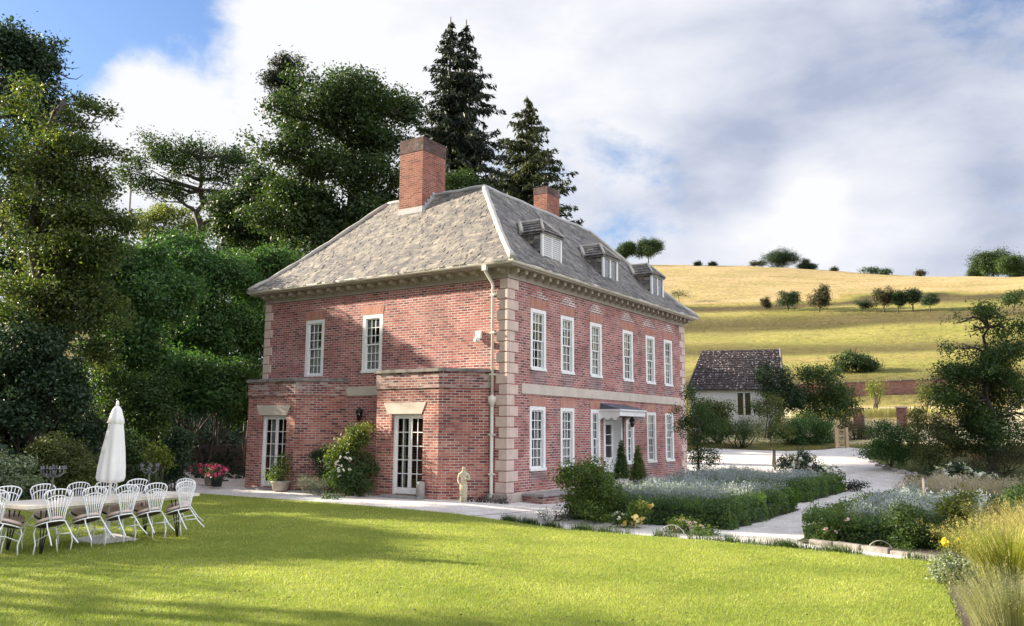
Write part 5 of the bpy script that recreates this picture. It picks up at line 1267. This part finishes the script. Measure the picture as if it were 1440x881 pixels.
def stake(px, py, D, h, label):
    p = at(px, py, D); z = gz(p[0], p[1]); r = thing('tree_stake', label, 'post', (p[0], p[1], z)); m = MB(); m.tube([(p[0], p[1], z-.2), (p[0]+.01, p[1], z+h)], .05, 8); m.build('shaft', M['wood'], r); m = MB(); m.tube([(p[0]+.01, p[1], z+h+.001), (p[0]+.01, p[1], z+h+.03)], [.055, .03], 8); m.build('cap', M['iron'], r)
stake(988, 690, 29.5, .7, 'wooden stake beside the dark green young tree'); stake(1090, 668, 36.5, .85, 'wooden stake beside the slim olive young tree'); stake(1303, 735, 19.5, 1.05, 'grey wooden post rising from the bed right of the path')
# right-hand border
shrub('wild_border_plant', 'mixed green plants round the grey post in the right bed', 'shrub', gb(1290, 770), pxblobs([(1285, 742, 26, 22), (1315, 755, 22, 20), (1270, 725, 20, 16), (1330, 740, 16, 18), (1265, 758, 22, 14)], 14.8, .45), 5200, .07, 'l_shrub', seed=350, aspect=.4, rough=.35)
shrub('rosebay_plant', 'thin stems with pink tips at the left end of the right bed', 'plant', gb(1195, 768), pxblobs([(1180, 728, 18, 16), (1205, 750, 26, 18), (1165, 748, 16, 14), (1230, 758, 26, 14)], 15.7, .35), 3200, .06, 'l_light', seed=351, aspect=.3, flowers=('palepink', 12, .05))
shrub('yellow_leaf_shrub', 'yellow leaved shrub between the grey post and the tall grass', 'shrub', gb(1345, 770), pxblobs([(1352, 718, 20, 14), (1360, 698, 9, 10), (1335, 712, 8, 8), (1345, 735, 18, 10)], 15, .4), 1500, .075, 'l_yellow', seed=352, rough=.35)
shrub('variegated_mound', 'round grey green variegated shrub at the corner of the lawn', 'shrub', gb(1340, 826), pxblobs([(1336, 802, 24, 20), (1322, 806, 12, 14), (1352, 806, 16, 16)], 11.2, .22), 2600, .05, 'l_variegated', seed=353)
shrub('white_rose', 'white rose bush in full bloom in the right hand border', 'rose', gb(1350, 695), pxblobs([(1345, 672, 30, 14), (1375, 676, 24, 12), (1320, 674, 16, 10), (1345, 660, 14, 8)], 27, .8), 3400, .08, 'l_dark', seed=354, flowers=('whitepetal', 60, .12))
shrub('white_rose', 'pale blush rose left of the full white rose bush', 'rose', gb(1290, 690), pxblobs([(1290, 678, 22, 8), (1308, 682, 14, 8)], 28, .5), 1300, .07, 'l_shrub', seed=355, flowers=('palepink', 34, .09))
shrub('red_leaf_shrub', 'small reddish shrub in front of the big tree at right', 'shrub', gb(1376, 650), pxblobs([(1374, 630, 12, 10), (1385, 640, 14, 8)], 36, .4), 900, .1, 'l_red', seed=356)
shrub('brown_border_plant', 'brownish tangle of stems behind the white roses', 'shrub', gb(1415, 665), pxblobs([(1415, 650, 34, 16), (1440, 640, 30, 18), (1385, 658, 26, 12)], 32, .9), 3400, .1, 'l_hawthorn', seed=357, aspect=.3)
shrub('green_bush', 'dense green bush at the right edge behind the tall grass', 'bush', gb(1432, 730), pxblobs([(1432, 705, 26, 20), (1460, 700, 30, 24)], 19, .8), 2600, .07, 'l_shrub', seed=358)
shrub('dark_bush', 'dark glossy bush on the right bank of the drive beside the rocks', 'bush', gb(1250, 657), pxblobs([(1250, 618, 28, 22), (1235, 635, 20, 18), (1272, 625, 24, 24), (1255, 640, 26, 14)], 36, 1.0), 5200, .11, 'l_laurel', seed=359)
shrub('olive_bush', 'olive brown bush between the dark glossy bush and the big tree', 'bush', gb(1312, 665), pxblobs([(1312, 615, 30, 26), (1300, 640, 34, 22), (1340, 630, 28, 26), (1325, 595, 20, 16), (1290, 590, 10, 14)], 34.5, 1.1), 7000, .1, 'l_olive', seed=360, rough=.3)
tree('spreading_tree', 'large loose tree with arching branches at the right edge', 'tree', gb(1395, 668), pxblobs([(1400, 500, 44, 30), (1375, 535, 46, 30), (1425, 540, 50, 50), (1360, 575, 44, 30), (1400, 600, 50, 40), (1350, 490, 20, 10), (1335, 525, 24, 9), (1365, 462, 22, 10), (1345, 455, 10, 6), (1415, 462, 30, 18), (1330, 560, 26, 12), (1460, 480, 50, 40), (1470, 590, 50, 50), (1385, 440, 14, 6), (1395, 560, 46, 40), (1350, 535, 34, 24), (1420, 600, 50, 40), (1375, 620, 40, 34), (1440, 560, 46, 50), (1400, 640, 46, 24)], 34, 1.5),
     34000, .16, 'l_shrub', .2, seed=361, aspect=.45, rough=.32, twigs=4, drop=.6, fork=.3)
grass_clump('feather_grass', 'soft pinkish feathery grass behind the yellow leaved shrub', 'grass', gb(1395, 728), .7, .7, 900, .75, .8, .012, 'l_feather', 370, ('l_feather', 260, .09))
grass_clump('tall_grass', 'tall golden ornamental grass with pale plumes at the right edge', 'grass', (*gb(1422, 815)[:2], -.25), .5, .6, 3600, .74, .7, .009, 'l_greengrass', 371, ('l_straw', 700, .035))
grass_clump('tall_grass', 'second golden grass clump at the right edge, half out of frame', 'grass', (*gb(1470, 800)[:2], -.25), .5, .6, 2600, .95, .7, .010, 'l_straw', 372, ('l_straw', 500, .04))
grass_clump('dry_herb', 'straggly dry grey green herb stems in the bottom right corner', 'plant', (*gb(1432, 900)[:2], -.25), .4, .6, 1900, .62, .45, .008, 'l_stem', 373, ('l_stem', 900, .025))
shrub('dry_herb', 'leafy base of pale herb in the bottom right corner', 'plant', (12.8, -8.9, -.25), [(13.1, -8.6, .0, .3, .45, .26), (13.2, -9.4, .0, .3, .45, .3), (13.05, -8.1, -.05, .22, .35, .2)], 4200, .035, 'l_stem', seed=375, aspect=.3)
shrub('goldenrod', 'yellow flower heads between the round variegated shrub and tall grass', 'plant', gb(1338, 800), pxblobs([(1332, 772, 8, 14), (1350, 772, 8, 12)], 12, .12), 380, .05, 'l_light', seed=374, aspect=.25, flowers=('bright_yellow', 18, .045, pxblobs([(1329, 764, 4, 5), (1349, 764, 6, 5)], 12, .08)))
soil_sheet('border_soil', [(12.72, -14), (16, -14), (16, -5.0), (11.29, -5.0)], .045)
def edging():
    r = thing('stone_edging', 'low stone edging between lawn and right hand bed', 'edging', (9.6, -3.75, -.33)); m = MB(); g = random.Random(5); x = 9.0
    while x < 11.7:
        w = g.uniform(.35, .6); y = -3.55-(x-9)*.42; m.obox((x, y), (.922, -.387), (.387, .922), 0, w-.02, 0, .14, -.4, -.24+g.uniform(0, .05)); x += w*.93
    o = m.build('stones', M['coping'], r); b = o.modifiers.new('bevel', 'BEVEL'); b.width = .02; b.segments = 2
edging()
rk = None
for i, (px, py, s) in enumerate([(1236, 657, .13), (1247, 661, .17), (1259, 664, .14), (1270, 668, .19), (1283, 673, .22), (1294, 678, .14), (1226, 652, .12)]):
    p = ground_at(px, py); g = np.random.default_rng(400+i); bm = bmesh.new(); bmesh.ops.create_icosphere(bm, subdivisions=2, radius=1)
    for v in bm.verts: v.co *= 1+.28*mnoise.noise(v.co*1.4+Vector((i*3, 0, 0)))
    for v in bm.verts: v.co = Vector((v.co.x*s*1.3, v.co.y*s, v.co.z*s*.75))
    me = bpy.data.meshes.new('rock'); bm.to_mesh(me); bm.free(); me.materials.append(M['rock']); o = bpy.data.objects.new('rock', me); COL.objects.link(o); o.location = (p[0], p[1], gz(p[0], p[1])+s*.35)
    props(o, ['pale rock third along the right edge of the drive', 'rock fourth from the far end of the drive edge, broad and pale', 'rock in the middle of the drive edge row', 'large rock by the olive brown bush', 'largest rock of the row, nearest but one', 'small rock nearest the camera in the drive edge row', 'small rock farthest up the drive edge'][i], 'rock', 'rocks edging the drive')
# shrubs round the far end of the drive
FAR = [('clipped_yew', 'low spreading layered yew beside the timber gate', 'shrub', (1130, 634, 47), [(1125, 604, 40, 16), (1100, 612, 26, 14), (1155, 612, 26, 16), (1130, 622, 44, 12)], 47, 8000, .13, 'l_laurel', dict(flat=.5)),
       ('dark_bush', 'dark bush with a light green top covering the outbuilding gable', 'bush', (1078, 600, 50), [(1075, 525, 17, 18), (1095, 545, 26, 26), (1108, 565, 28, 24), (1086, 565, 24, 28)], 50, 6500, .16, 'l_dark', {}),
       ('leafy_bush', 'tall bright leafy bush right of the outbuilding', 'bush', (1155, 600, 51), [(1150, 528, 30, 22), (1170, 550, 32, 28), (1150, 570, 36, 26), (1185, 580, 24, 22)], 51, 7000, .17, 'l_shrub', {}),
       ('round_bush', 'round dark bush farther up beside the hill field', 'bush', (1205, 530, 88), [(1205, 508, 24, 16), (1190, 512, 18, 14), (1220, 515, 16, 12)], 88, 4200, .27, 'l_oak', {}),
       ('broom_bush', 'upright green broom in front of the outbuilding window', 'bush', (1040, 622, 46), [(1038, 602, 22, 18), (1058, 604, 20, 18), (1020, 606, 18, 14)], 46, 4200, .13, 'l_shrub', dict(aspect=.25)),
       ('mixed_bush', 'mixed bushes between young tree and outbuilding', 'bush', (1010, 625, 48), [(1000, 575, 26, 24), (1015, 600, 26, 20), (985, 600, 20, 24)], 48, 5200, .15, 'l_olive', {}),
       ('brown_bush', 'brown grey thicket right of the timber gate', 'bush', (1205, 632, 48), [(1205, 602, 18, 16), (1218, 612, 16, 14), (1192, 596, 14, 12)], 48, 2600, .13, 'l_hawthorn', dict(aspect=.3)),
       ('mullein_plant', 'yellow green spiky plant against the far brick wall', 'plant', (1230, 570, 64), [(1230, 552, 9, 12), (1226, 545, 5, 8), (1236, 548, 5, 8)], 64, 700, .2, 'l_yellow', dict(aspect=.3)),
       ('scrub_bush', 'sparse scrub at the right end of the far brick wall', 'bush', (1300, 570, 62), [(1302, 548, 12, 14), (1325, 555, 18, 12)], 62, 900, .2, 'l_olive', {})]
for i, (nm, lb, cat, b, bl, D, n, lf, mt, kw) in enumerate(FAR): shrub(nm, lb, cat, bt(*b), pxblobs(bl, D), n, lf, mt, seed=420+i, stems=6, stem_r=.05, rough=.25, **kw)
grass_clump('meadow_grass', 'tall bleached grass in the paddock below the brick wall', 'grass', (*at(1250, 590, 58)[:2], gz(*at(1250, 590, 58)[:2])), 6.5, 6.0, 9000, .7, .6, .05, 'l_bleach', 430)

# ------------------------------------------------------------------ by the walls of the house
def step():
    m = MB(); m.hexa([(.08, 5.6), (1.35, 5.6), (1.35, 7.8), (.08, 7.8)], -.45, -.14); o = m.build('doorstep', M['grey_stone'], house)
step()
r = thing('cellar_light', 'low brick box with a stone slab top against the front wall near the corner', 'slab', (.5, 1.6, -.3)); m = MB(); m.hexa([(.085, .75), (.72, .75), (.72, 2.6), (.085, 2.6)], -.5, -.1); m.build('wall', M['parapet_brick'], r); m = MB(); m.hexa([(.083, .68), (.8, .68), (.8, 2.68), (.083, 2.68)], -.097, -.03); m.build('slab', M['grey_stone'], r)
def topiary(x, y, z, h, rad, label, potmat, ph, mat):
    r = thing('potted_conifer', label, 'potted plant', (x, y, z), 'potted conifers by the front door'); m = MB(); m.lathe((x, y, z), [(.15, 0), (.2, ph*.9), (.23, ph*.92), (.23, ph), (.17, ph)], 14); m.build('pot', M[potmat], r)
    bl = [(x, y, z+ph+h*t, rad*(1-t*.88), rad*(1-t*.88), h*.14) for t in np.linspace(.06, .92, 8)]; V, v = cloud(bl, 6000, .05, int(h*100), rough=.08, shell=.6, per=6, sig=.5); add_leaves('foliage', V, v, M[mat], r)
    m = MB(); m.tube([(x, y, z+ph-.05), (x, y, z+ph+h*.8)], .02, 6); m.build('stem', M['bark'], r)
topiary(1.15, 4.95, -.3, 1.15, .3, 'slim dark conical shrub in a tall white pot left of the front door', 'white', .55, 'l_shrub'); topiary(.75, 7.1, -.13, 1.15, .36, 'plump yellow green conifer cone in a stone pot right of the front door', 'terracotta', .2, 'l_light')
shrub('choisya_bush', 'big rounded bush with yellow green top and white blossom between the bays', 'bush', (-4.5, -1.5, -.17), [(-4.5, -1.5, .75, .72, .6, .65), (-4.15, -1.65, .3, .6, .5, .5), (-4.95, -1.5, .4, .6, .5, .55), (-4.55, -1.4, 1.25, .5, .4, .38), (-4.45, -1.75, .2, .75, .5, .4), (-4.35, -1.3, 1.6, .3, .28, .25)], 8500, .085, 'l_shrub', seed=440, flowers=('whitepetal', 16, .06, [(-4.2, -2.05, .75, .3, .15, .35)]))
shrub('golden_top_growth', 'yellow green new growth crowning the big bush between the bays', 'bush', (-4.55, -1.4, -.15), [(-4.5, -1.45, 1.35, .5, .42, .28), (-4.9, -1.6, 1.05, .42, .36, .25), (-4.32, -1.3, 1.68, .26, .26, .24)], 1600, .085, 'l_yellow', seed=441)
shrub('rose_bush', 'dark climbing rose bush against the left bay', 'bush', (-5.9, -1.0, -.15), [(-5.85, -.9, .9, .5, .4, .42), (-5.5, -1.0, .6, .4, .4, .45), (-6.2, -1.1, .8, .35, .3, .35), (-5.9, -1.0, .3, .45, .35, .4)], 4200, .065, 'l_dark', seed=442, flowers=('palepink', 5, .05))
shrub('low_lavender', 'low grey lavender mound at the foot of the dark rose', 'plant', (-5.7, -1.7, -.18), [(-5.7, -1.7, .1, .5, .35, .28), (-6.3, -1.6, .1, .45, .3, .3), (-5.25, -1.85, .05, .35, .3, .25)], 2400, .05, 'l_grey', seed=443, aspect=.25, stems=4)
def planter(x, y, z, rr, h, label, leafmat, blobs, n, flowers=None, group=None, seed=1, name='planter', mat='terracotta'):
    r = thing(name, label, 'planter', (x, y, z), group); m = MB(); m.lathe((x, y, z), [(rr*.8, 0), (rr, h*.85), (rr*1.1, h*.87), (rr*1.1, h), (rr*.9, h)], 16); m.build('pot', M[mat], r)
    m = MB(); m.tube([(x, y, z+h*.8), (x+.02, y, z+h+.3)], .015, 5); m.build('stem', M['bark'], r)
    V, v = cloud(blobs, n, .06, seed, per=7, rough=.25); add_leaves('foliage', V, v, M[leafmat], r)
    if flowers: V, v = cloud(blobs, flowers[1]*7, flowers[2], seed+3, per=7, shell=.9, sig=.35, aspect=.9); add_leaves('flower', V, v, M[flowers[0]], r)
planter(-7.35, -1.55, -.15, .28, .3, 'grey planter of yellow green foliage beside the left french door', 'l_light', [(-7.4, -1.55, .45, .3, .3, .35), (-7.3, -1.5, .75, .2, .2, .25), (-7.55, -1.6, .35, .25, .25, .25)], 1700, seed=451)
planter(-10.15, -1.75, -.12, .2, .32, 'pot of bright pink flowers nearest the left bay', 'l_shrub', [(-10.15, -1.75, .38, .3, .3, .22)], 500, ('pink', 20, .1), 'pots of pink flowers by the left bay', 452, 'flower_pot', 'iron')
planter(-11.2, -1.2, -.12, .2, .3, 'pot of pink flowers farther left on the gravel', 'l_shrub', [(-11.2, -1.2, .36, .3, .3, .2)], 500, ('pink', 14, .1), 'pots of pink flowers by the left bay', 453, 'flower_pot', 'terracotta')
r = thing('stone_post', 'short grey round topped post beside the right french door', 'post', (-2.08, -1.2, -.2)); m = MB(); m.lathe((-2.08, -1.2, -.25), [(.13, 0), (.125, .3), (.12, .52), (.09, .56), (.02, .575)], 16); m.build('shaft', M['grey_stone'], r)
shrub('ground_weed', 'flat tuft of green weed in the gravel', 'plant', (-4.2, -2.7, gz(-4.2, -2.7)), [(-4.2, -2.7, -.13, .4, .18, .06)], 320, .05, 'l_shrub', seed=455, stems=1, stem_r=.005)
shrub('corner_plants', 'dark heap of trailing plants at the foot of the downpipe', 'plant', (-.35, -.6, -.24), [(-.4, -.55, -.2, .35, .25, .2), (-.75, -.8, -.22, .3, .2, .16), (.1, -.35, -.22, .25, .2, .14)], 1300, .05, 'l_dusk', seed=456, stems=2, stem_r=.006)
def statue():
    x, y, z = -.74, -1.0, -.27; r = thing('garden_statue', 'small weathered stone statue of a draped figure by the right bay', 'statue', (x, y, z))
    m = MB(); m.lathe((x, y, z), [(.13, 0), (.13, .05), (.11, .07)], 12); m.build('base', M['statue'], r)
    J = [(0, 0, .48), (0, 0, .60), (0, .01, .70), (0, 0, .755), (0, -.015, .80), (.005, -.015, .85), (-.05, 0, .44), (-.045, -.03, .26), (-.05, .0, .09), (.05, .01, .44), (.055, -.01, .26), (.05, .02, .09),
         (-.10, .01, .68), (-.125, .0, .55), (-.09, -.07, .47), (.10, .01, .68), (.13, -.02, .56), (.05, -.09, .60), (-.05, -.05, .08), (.05, -.03, .08)]
    E = [(0, 1), (1, 2), (2, 3), (3, 4), (4, 5), (0, 6), (6, 7), (7, 8), (0, 9), (9, 10), (10, 11), (2, 12), (12, 13), (13, 14), (2, 15), (15, 16), (16, 17), (8, 18), (11, 19)]
    Rr = [.072, .06, .078, .028, .046, .04, .055, .042, .03, .055, .042, .03, .035, .026, .02, .035, .026, .02, .022, .022]
    me = bpy.data.meshes.new('figure'); me.from_pydata([(a, b, c) for a, b, c in [(a*1.22, b*1.22, c*1.22) for a, b, c in J]], E, []); o = bpy.data.objects.new('figure', me); COL.objects.link(o); o.parent = r; o.rotation_euler = (0, 0, .5); o.location = (0, 0, -.01)
    sk = o.modifiers.new('skin', 'SKIN'); 
    for i, v in enumerate(me.skin_vertices[0].data): v.radius = (Rr[i]*1.22, Rr[i]*1.04); v.use_root = (i == 0)
    ss = o.modifiers.new('sub', 'SUBSURF'); ss.levels = 2; ss.render_levels = 2; me.materials.append(M['statue'])
    m = MB(); k = 20
    m.lathe((x, y, z), [(.09, .07), (.085, .24), (.088, .39), (.09, .5), (.08, .6)], 20, rfun=lambda a, zz: 1+.16*math.sin(a*7+zz*6)); m.build('drapery', M['statue'], r)
statue()
def hoop(px, py, rad, label):
    p = ground_at(px, py); z = p[2]; r = thing('wire_hoop', label, 'hoop', (p[0], p[1], z), 'wire hoops along the lawn edge'); m = MB(); m.tube([(p[0]+rad*math.cos(a), p[1]+.1*math.cos(a), z-.02+rad*1.1*math.sin(a)) for a in np.linspace(0, math.pi, 14)], .008, 5); m.build('wire', M['offwhite'], r)
hoop(945, 756, .24, 'thin pale wire hoop at the lawn edge below the near hedge'); hoop(1238, 777, .2, 'thin pale wire hoop at the lawn edge below the right bed')

# ------------------------------------------------------------------ long table laid on the lawn
TC = np.array([-.62, -11.5]); ta = math.radians(4.5); tdir = np.array([-math.sin(ta), math.cos(ta)]); tn = np.array([math.cos(ta), math.sin(ta)]); TZ = float(LZ(*TC)); TL, TW = 3.2, 1.1
tb = thing('dining_table', 'long whitewashed wooden table on black hairpin legs set out on the lawn', 'table', (TC[0], TC[1], TZ)); m = MB()
for k in range(5): m.obox(TC, tdir, tn, -TL/2, TL/2, -TW/2+k*TW/5+.003, -TW/2+(k+1)*TW/5-.003, TZ+.70, TZ+.75)
m.obox(TC, tdir, tn, -TL/2+.1, TL/2-.1, -TW/2+.1, TW/2-.1, TZ+.66, TZ+.699)
M['tabletop'] = m_plain('tabletop_paint', (0.74, 0.68, 0.60), (0.62, 0.56, 0.49), 7, 0.55)
m.build('tabletop', M['tabletop'], tb)
for su in (-1, 1):
    for sn in (-1, 1):
        m = MB(); c = TC+tdir*su*(TL/2-.4)+tn*sn*(TW/2-.15)
        for d in (-.09, 0, .09):
            a = c+tdir*d; b = c+tdir*su*.06+tn*sn*.03+tdir*d*.12; m.tube([(a[0], a[1], TZ+.66), (b[0], b[1], TZ)], .010, 6)
        m.build('leg', M['iron'], tb)
def make_chair():
    r = thing('dining_chair', 'x', 'chair', (0, 0, 0), 'white chairs round the long table')
    m = MB(); m.lathe((0, 0, .415), [(.19, 0), (.218, .012), (.218, .03), (.2, .035)], 22); m.build('seat', M['seat'], r)
    m = MB(); m.lathe((0, 0, .456), [(.19, 0), (.222, .015), (.225, .035), (.20, .055), (.1, .066)], 22); m.build('cushion', M['cushion'], r)
    m = MB(); t = .013
    m.tube([(.225*math.cos(a), .225*math.sin(a), .425) for a in np.linspace(0, 6.2832, 25)], .0118, 6); m.build('seat_ring', M['chairwhite'], r)
    yb = lambda z: -.195-.14*(z-.44)/.45                  # fan back, narrow at the seat and wide at the arched top
    half = [(.115, .435), (.13, .52), (.165, .64), (.205, .74), (.232, .80), (.238, .845), (.205, .885), (.13, .91), (.06, .92)]
    P = [(x, yb(z), z) for x, z in half]+[(0, yb(.922), .922)]+[(-x, yb(z), z) for x, z in reversed(half)]
    m = MB(); m.tube(P, .0118, 6); P2 = [(x, yb(z)+.004, z) for x, z in ((.20, .735), (.175, .775), (.12, .805), (.05, .822), (-.05, .822), (-.12, .805), (-.175, .775), (-.20, .735))]; m.tube(P2, .0095, 6)
    m.build('back_frame', M['chairwhite'], r)
    for i in range(7):
        f = (i-3)/3.4; z1 = .822-.075*f*f; m = MB(); m.tube([(f*.105, yb(.435), .435), (f*.12, yb(.55), .55), (f*.19, yb(z1), z1)], .0075, 5); m.tube([(f*.19, yb(z1), z1), (f*.225, yb(.9), .917-.05*f*f)], .0075, 5); m.build('spindle', M['chairwhite'], r)
    for sx in (-1, 1):
        m = MB(); m.tube([(sx*.15, -.16, .43), (sx*.17, -.20, .32), (sx*.185, -.27, .15), (sx*.22, -.36, 0)], .0118, 6); m.build('leg', M['chairwhite'], r)
        m = MB(); m.tube([(sx*.16, .15, .43), (sx*.19, .19, .34), (sx*.175, .20, .16), (sx*.20, .25, 0)], .0118, 6); m.build('leg', M['chairwhite'], r)
        m = MB(); m.tube([(sx*.17, .19, .22), (sx*.08, 0, .25), (sx*.182, -.25, .20)], .010, 5); m.build('stretcher', M['chairwhite'], r)
    return r
proto = make_chair(); used = False
def place_chair(p, ang, label, tilt=19):
    global used
    c = proto if not used else copy_tree(proto); used = True
    tip = math.radians(tilt); fy = .23; d = fy-fy*math.cos(tip)     # tipped forward on the front feet, back against the table
    c.location = (p[0]-math.sin(ang)*d, p[1]+math.cos(ang)*d, float(LZ(*p))+fy*math.sin(tip)); c.rotation_euler = (-tip, 0, ang); c['label'] = label; c.scale = (.92, .92, .92)
nm = ['first', 'second', 'third', 'fourth', 'fifth']
gch = random.Random(9)
for i in range(5):
    u = -TL/2+.42+i*(TL-.84)/4
    p = TC+tdir*(u+gch.uniform(-.05, .05))+tn*(TW/2+.09+gch.uniform(-.04, .03)); place_chair(p, ta+math.pi/2+gch.uniform(-.12, .12), 'white chair, %s from left on the near side of the table, back to camera' % nm[i])
for i in range(5):
    u = -TL/2+.42+i*(TL-.84)/4
    p = TC+tdir*(u+gch.uniform(-.05, .05))-tn*(TW/2+.09+gch.uniform(-.04, .03)); place_chair(p, ta-math.pi/2+gch.uniform(-.12, .12), 'white chair, %s from left on the far side of the table, facing camera' % nm[i])
place_chair(TC-tdir*(TL/2+.16)+tn*.1, ta+.1, 'white chair at the head of the table, cut by the left edge of the photo'); place_chair(TC+tdir*(TL/2+.14), ta+math.pi+.1, 'white chair at the foot of the table, nearest the house')
def candelabrum(u, v, h, arms, mat, label):
    p = TC+tdir*u+tn*v; x, y, z = p[0], p[1], TZ+.752; r = thing('candelabrum', label, 'candelabrum', (x, y, z), 'candelabra on the long table')
    m = MB(); m.lathe((x, y, z), [(.09, 0), (.085, .02), (.03, .04), (.02, .1), (.03, .14), (.016, .2), (.02, h*.7), (.03, h*.78), (.015, h*.85)], 12); m.build('stem', M[mat], r)
    for k in range(arms):
        a = 6.2832*k/arms; d = np.array([math.cos(a), math.sin(a)]); L = .2 if k % 2 == 0 else .15; zz = z+h*.72; m = MB()
        m.tube([(x, y, zz), (x+d[0]*L*.5, y+d[1]*L*.5, zz-.05), (x+d[0]*L, y+d[1]*L, zz+.02), (x+d[0]*L, y+d[1]*L, zz+.07)], .009, 6); m.lathe((x+d[0]*L, y+d[1]*L, zz+.07), [(.01, 0), (.038, .012), (.014, .02), (.016, .06)], 8); m.build('arm', M[mat], r)
    m = MB(); m.lathe((x, y, z+h*.85), [(.015, 0), (.04, .012), (.015, .02), (.017, .07)], 8); m.build('candle_cup', M[mat], r)
candelabrum(-.75, -.2, .58, 8, 'pewter', 'heavy dark many armed candelabrum on the left half of the table'); candelabrum(1.05, -.15, .56, 5, 'pewter', 'slender candelabrum with spread arms near the right end of the table')
def parasol():
    x, y = TC+tdir*.3-tn*.2; z = TZ; r = thing('parasol', 'closed white canvas parasol standing through the middle of the table', 'parasol', (x, y, z))
    m = MB(); m.tube([(x, y, z), (x, y, z+2.38)], .022, 10); m.build('pole', M['white'], r)
    m = MB(); m.hexa([(x-.36, y-.36), (x+.36, y-.36), (x+.36, y+.36), (x-.36, y+.36)], z+.0, z+.035); m.lathe((x, y, z+.035), [(.07, 0), (.06, .03), (.045, .32), (.035, .33)], 14); m.build('base', M['render'], r)
    fold = lambda a, zz: 1+.13*math.sin(a*8+.4)*min(1, max(.15, (2.0-zz)/1.0))+.06*math.sin(a*3+zz*2)
    m = MB(); m.lathe((x, y, z), [(.05, .98), (.19, 1.01), (.21, 1.07), (.205, 1.25), (.18, 1.52), (.145, 1.8), (.11, 2.03), (.085, 2.15)], 64, rfun=fold); m.build('canopy', M['canvas'], r)
    m = MB(); m.lathe((x, y, z), [(.10, 1.98), (.128, 2.01), (.115, 2.08), (.07, 2.24), (.03, 2.30)], 40, rfun=lambda a, zz: 1+.08*math.sin(a*8)); m.build('cap', M['canvas'], r)
    m = MB(); m.lathe((x, y, z+2.30), [(.02, 0), (.03, .03), (.012, .05), (.02, .075), (.004, .1)], 10); m.build('finial', M['white'], r)
    v = norm((np.array([-1.0, 0, 0])*0+rgt)*1.0); r.rotation_euler = (math.radians(1.5), math.radians(4.0), 0)
parasol()

# ------------------------------------------------------------------ mown grass blades over the lawn
def lawn_blades():
    g = np.random.default_rng(5); n = 420000
    px = g.uniform(-30, 1470, n); py = 881+60-g.random(n)**.75*260
    D3 = fwd[None]+rgt[None]*((px-CX)/F_PX)[:, None]+upv[None]*((CY-py)/F_PX)[:, None]; t = (-.185-CAM[2])/D3[:, 2]; P = CAM+D3*t[:, None]
    ed = np.interp(P[:, 0], [-15, -9.0, -2.3, 3.56, 7.42, 11.25], [-3.2, -3.52, -3.57, -4.08, -4.29, -4.86])
    rx = 11.25+(-4.86-P[:, 1])*.158+g.random(n)**2*.07
    ok = (t > 0) & (P[:, 1] < ed+.02+g.random(n)**2*.09) & (P[:, 0] < rx) & (P[:, 0]*-.546*0+P[:, 1] > -16) & (P[:, 0] > -9) & ((P[:, 0]+9)*.8+(P[:, 1]+13)*.6 > .5); P = P[ok]
    P[:, 2] = terrain(P[:, 0], P[:, 1])+.03; dist = np.hypot(P[:, 0]-CAM[0], P[:, 1]-CAM[1]); H = g.uniform(.018, .042, len(P)); lump = np.array([mnoise.noise((p[0]*.8, p[1]*.8, 0))+.5*mnoise.noise((p[0]*4, p[1]*4, 9)) for p in P])
    an = g.uniform(0, 6.283, len(P)); d = np.stack([np.cos(an), np.sin(an)], -1); w = .0028*np.clip(dist/8, 1, 3)
    V = np.zeros((len(P), 3, 3)); s = np.stack([-d[:, 1], d[:, 0]], -1)*w[:, None]
    V[:, 0, :2] = P[:, :2]-s; V[:, 1, :2] = P[:, :2]+s; V[:, :2, 2] = P[:, 2:3]; V[:, 2, :2] = P[:, :2]+d*(H*g.uniform(.3, 1.3, len(P)))[:, None]; V[:, 2, 2] = P[:, 2]+H
    at_ = np.clip(.5+.45*lump+g.normal(size=len(P))*.18, 0, 1)
    o = np_mesh('grass', V.reshape(-1, 3), np.arange(len(P)*3).reshape(-1, 3), np.repeat(at_, 3), M['l_lawn']); props(o, 'short mown grass of the lawn', None, None, 'stuff')
lawn_blades()

def edge_tufts():
    g = np.random.default_rng(8); n = 5200; x = np.concatenate([g.uniform(2.5, 11.2, n//2), g.choice(g.uniform(2.5, 11.2, 34), n-n//2)+g.normal(size=n-n//2)*.09])
    lump = np.array([mnoise.noise((a*1.3, 0, 4)) for a in x]); ok = (lump > -.05) | (np.arange(n) >= n//2); x = x[ok]
    y = np.interp(x, [-15, -9.0, -2.3, 3.56, 7.42, 11.25], [-3.2, -3.52, -3.57, -4.08, -4.29, -4.86])+.08+np.abs(g.normal(size=len(x)))*.10
    P = np.stack([x, y, terrain(x, y)+.02], -1); H = g.uniform(.05, .2, len(x)); V, q_, m = blades(P, H, .7, .009, 8, 2)
    o = np_mesh('edge_grass', V, q_, np.repeat(g.random(len(x)), m), M['l_shrub']); props(o, 'rough tufts of grass along the far edge of the lawn', None, None, 'stuff')
    n = 240; px = g.uniform(0, 1330, n); py = g.uniform(715, 881, n); P = []
    for a, b in zip(px, py):
        d = ray(a, b); t = (-.18-CAM[2])/d[2]; c = CAM+d*t
        if c[1] < lawn_edge(c[0])-.1 and c[0] < 11.1 and c[0] > -8: P.append((c[0], c[1], gz(c[0], c[1])+.068))
    P = np.array(P); o = add_leaves('fallen_leaves', leaf_quads(P, norm(g.normal(size=P.shape)*.25+np.array([0, 0, 1.])), g.uniform(.025, .06, len(P)), g.uniform(.015, .035, len(P))), g.random(len(P)), M['l_hawthorn'], None)
    props(o, 'few fallen brown leaves scattered on the lawn', None, None, 'stuff')
edge_tufts()
